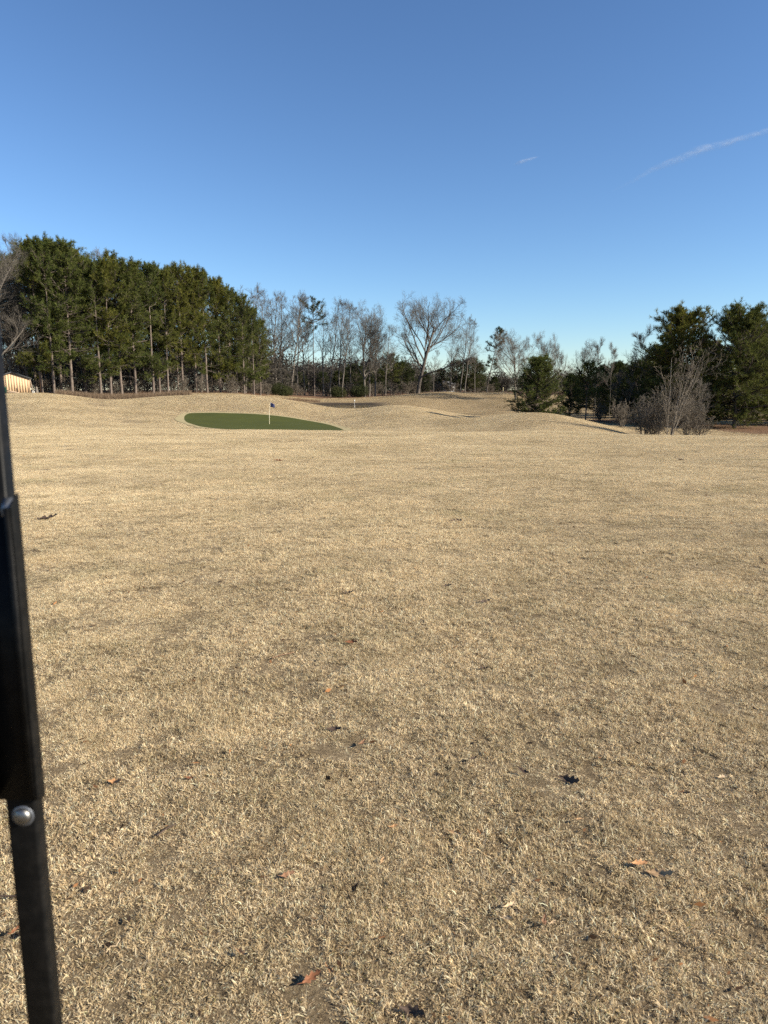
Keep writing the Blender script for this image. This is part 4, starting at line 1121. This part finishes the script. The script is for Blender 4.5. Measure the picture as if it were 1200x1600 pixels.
LEAVES = [  # px, py, length m, colour, yaw deg, curl, label
 (1031,1376,.075,'tan',-20,.5,'folded tan leaf, larger of the pair at lower right lawn'),
 (998,1361,.050,'orange',10,.4,'orange-tan leaf, smaller of the pair at lower right lawn'),
 (796,1430,.036,'pale',25,.3,'pale tan leaf, upper of two beside the curled brown leaf'),
 (791,1443,.028,'pale',-10,.3,'pale tan leaf, lower of two beside the curled brown leaf'),
 (849,1456,.036,'brown',80,1.6,'curled brown leaf with dark shadow at lower right'),
 (863,1450,.020,'pale',30,.5,'tiny pale leaf right of the curled brown leaf'),
 (486,1536,.060,'red',35,.8,'red-brown curled leaf near bottom of the lawn'),
 (517,1524,.026,'orange',-40,.6,'small orange leaf right of the red-brown curled leaf'),
 (379,1502,.040,'tan',-30,.4,'slim tan leaf left of the red-brown curled leaf'),
 (182,1230,.055,'orange',-8,.9,'brown leaf casting dark shadow right of the cart strut'),
 (297,1222,.036,'red',5,.6,'small dark red leaf above the lower left lawn'),
 (549,1009,.085,'red',3,.7,'red-brown leaf alone in the middle of the lawn'),
 (544,930,.085,'dark',4,.8,'dark grey leaf beyond the red-brown leaf in mid lawn'),
 (755,1050,.048,'dark',0,1.2,'small black leaf in mid lawn right of centre'),
 (738,1195,.034,'dark',30,1.0,'small black leaf below centre of the lawn'),
 (891,1224,.08,'dark',-35,.8,'ragged dark clump right of centre lawn'),  # dark clump, drawn with the leaf mesh
 (817,1215,.05,'dark',-40,.8,'dark leaf left of the ragged dark clump'),
 (565,1169,.042,'brown',60,1.0,'upright brown leaf in the tufty centre lawn'),
 (523,1146,.06,'dark',-5,.6,'dark flat leaf left of the upright brown leaf'),
 (448,1377,.045,'brown',40,.9,'dull brown leaf with shadow in lower left centre'),
 (905,1290,.028,'tan',15,.5,'small tan leaf right of centre below dark clump'),
 (1128,1222,.036,'pale',10,.3,'pale flat leaf near right edge of the lawn'),
 (1070,1248,.034,'orange',-25,.5,'small orange leaf left below the pale flat one at right'),
 (711,1310,.040,'tan',-15,.4,'tan leaf in lower middle of the lawn'),
 (615,1298,.028,'orange',20,.5,'small orange leaf in the lower centre lawn'),
 (597,1352,.026,'tan',70,.5,'small tan leaf below the small orange one in centre'),
 (23,1470,.034,'red',75,.9,'brown leaf left of the cart strut'),
 (646,1587,.06,'dark',-20,.9,'dark leaf at bottom edge of the lawn'),
 (75,812,.26,'dark',3,.5,'dark leafy twig far out beside the strut top'),
 (435,721,.26,'red',0,.3,'red-brown leaf far out below the putting green'),
 (713,816,.14,'dark',0,.6,'dark leaf far out in the middle lawn'),
 (699,918,.06,'dark',0,.8,'black speck of leaf in mid lawn'),
 (1063,720,.2,'dark',0,.5,'dark leaf far out before the right brush'),
 (757,944,.08,'dark',20,.8,'dark leaf right of the black speck'),
]
for i, (px, py, Lf, colr, yaw, curl, lab) in enumerate(LEAVES):
    h_ = hit(px, py)
    Lf *= 1.1 if colr != 'red' else .9
    me = leaf_mesh(i, Lf, Lf * .55, curl, .35 + .4 * (i % 3) / 2, LM[colr])
    o = link('fallen_leaf', me, None, (h_.x, h_.y, gz(h_.x, h_.y) + .013 + .002 * (i % 3)), (rad(14 + 10 * (i % 4)), rad((i * 37) % 22 - 11), rad(yaw)))
    tag(o, lab, 'leaf', 'fallen leaves on the near lawn')
    link('stalk', MB().tubes([[(-Lf * .5, 0, curl * .2 * Lf), (-Lf * .62, .002, curl * .2 * Lf + .002), (-Lf * .74, .005, curl * .2 * Lf + .001)]], [[.0012, .001, .0008]], 5).mesh('stalk', LM[colr]), o)
# countless crumbs of leaf in the turf; dark ones stand in for tuft shadows
r = np.random.default_rng(77)
n_ = 2600
Yd = 1.2 + 40 * r.random(n_) ** 1.7; Xd = (r.random(n_) - .5) * 2 * (.58 * Yd + 1)
zd = ground_z(Xd, Yd) + r.uniform(.008, .02, n_)
b_ = np.stack([Xd, Yd, zd], 1); s_ = (np.clip(r.lognormal(math.log(.009), .45, n_), .003, .018) * (1 + Yd / 18))[:, None]
d1 = unit(r.normal(size=(n_, 3)) * np.array([1, 1, .25])) * s_; d2 = unit(r.normal(size=(n_, 3)) * np.array([1, 1, .4])) * s_ * .5
V = np.stack([b_ - d1, b_ + d2, b_ + d1, b_ - d2], 1).reshape(-1, 3)
tn = np.repeat(r.random(n_) ** 2, 4)
o = link('leaf_and_shade_crumbs', MB().add(V, q=np.arange(n_ * 4).reshape(-1, 4), c=np.repeat(tn[:, None], 3, 1)).mesh('leaf_and_shade_crumbs', foliage('leaf_and_shade_crumbs', (.03, .022, .018), (.26, .13, .06), .05)))
tag(o, 'tiny dark crumbs of dead leaf and painted tuft shade scattered through the lawn', 'leaf and shade crumbs', kind='stuff')
# straws and twigs
def stick(name, pix, rr_, colr, lab, lift=.014):
    P = []
    for px, py in pix:
        h_ = hit(px, py); P.append((h_.x, h_.y, gz(h_.x, h_.y) + lift))
    o_ = Vector(P[0]); P = [tuple(Vector(p) - o_) for p in P]
    o = link(name, MB().tubes([P], [[rr_] * len(P)], 6).mesh(name, colr, True), None, o_)
    tag(o, lab, 'twig'); return o
stick('straw', [(166,1496),(174,1493),(182,1488),(188,1481)], .0010, LM['pale'], 'pale curved straw on lower left lawn')
stick('twig', [(-12,1413),(6,1411),(24,1412),(32,1410)], .0028, LM['dark'], 'dark thin twig crossing left of the cart strut', .018)
stick('twig', [(425,1033),(440,1028),(452,1025),(460,1023)], .0022, LM['brown'], 'thin brown twig left of the red-brown mid lawn leaf')
stick('twig', [(245,1312),(262,1302),(276,1296)], .0026, LM['dark'], 'thin dark twig on lower left lawn')
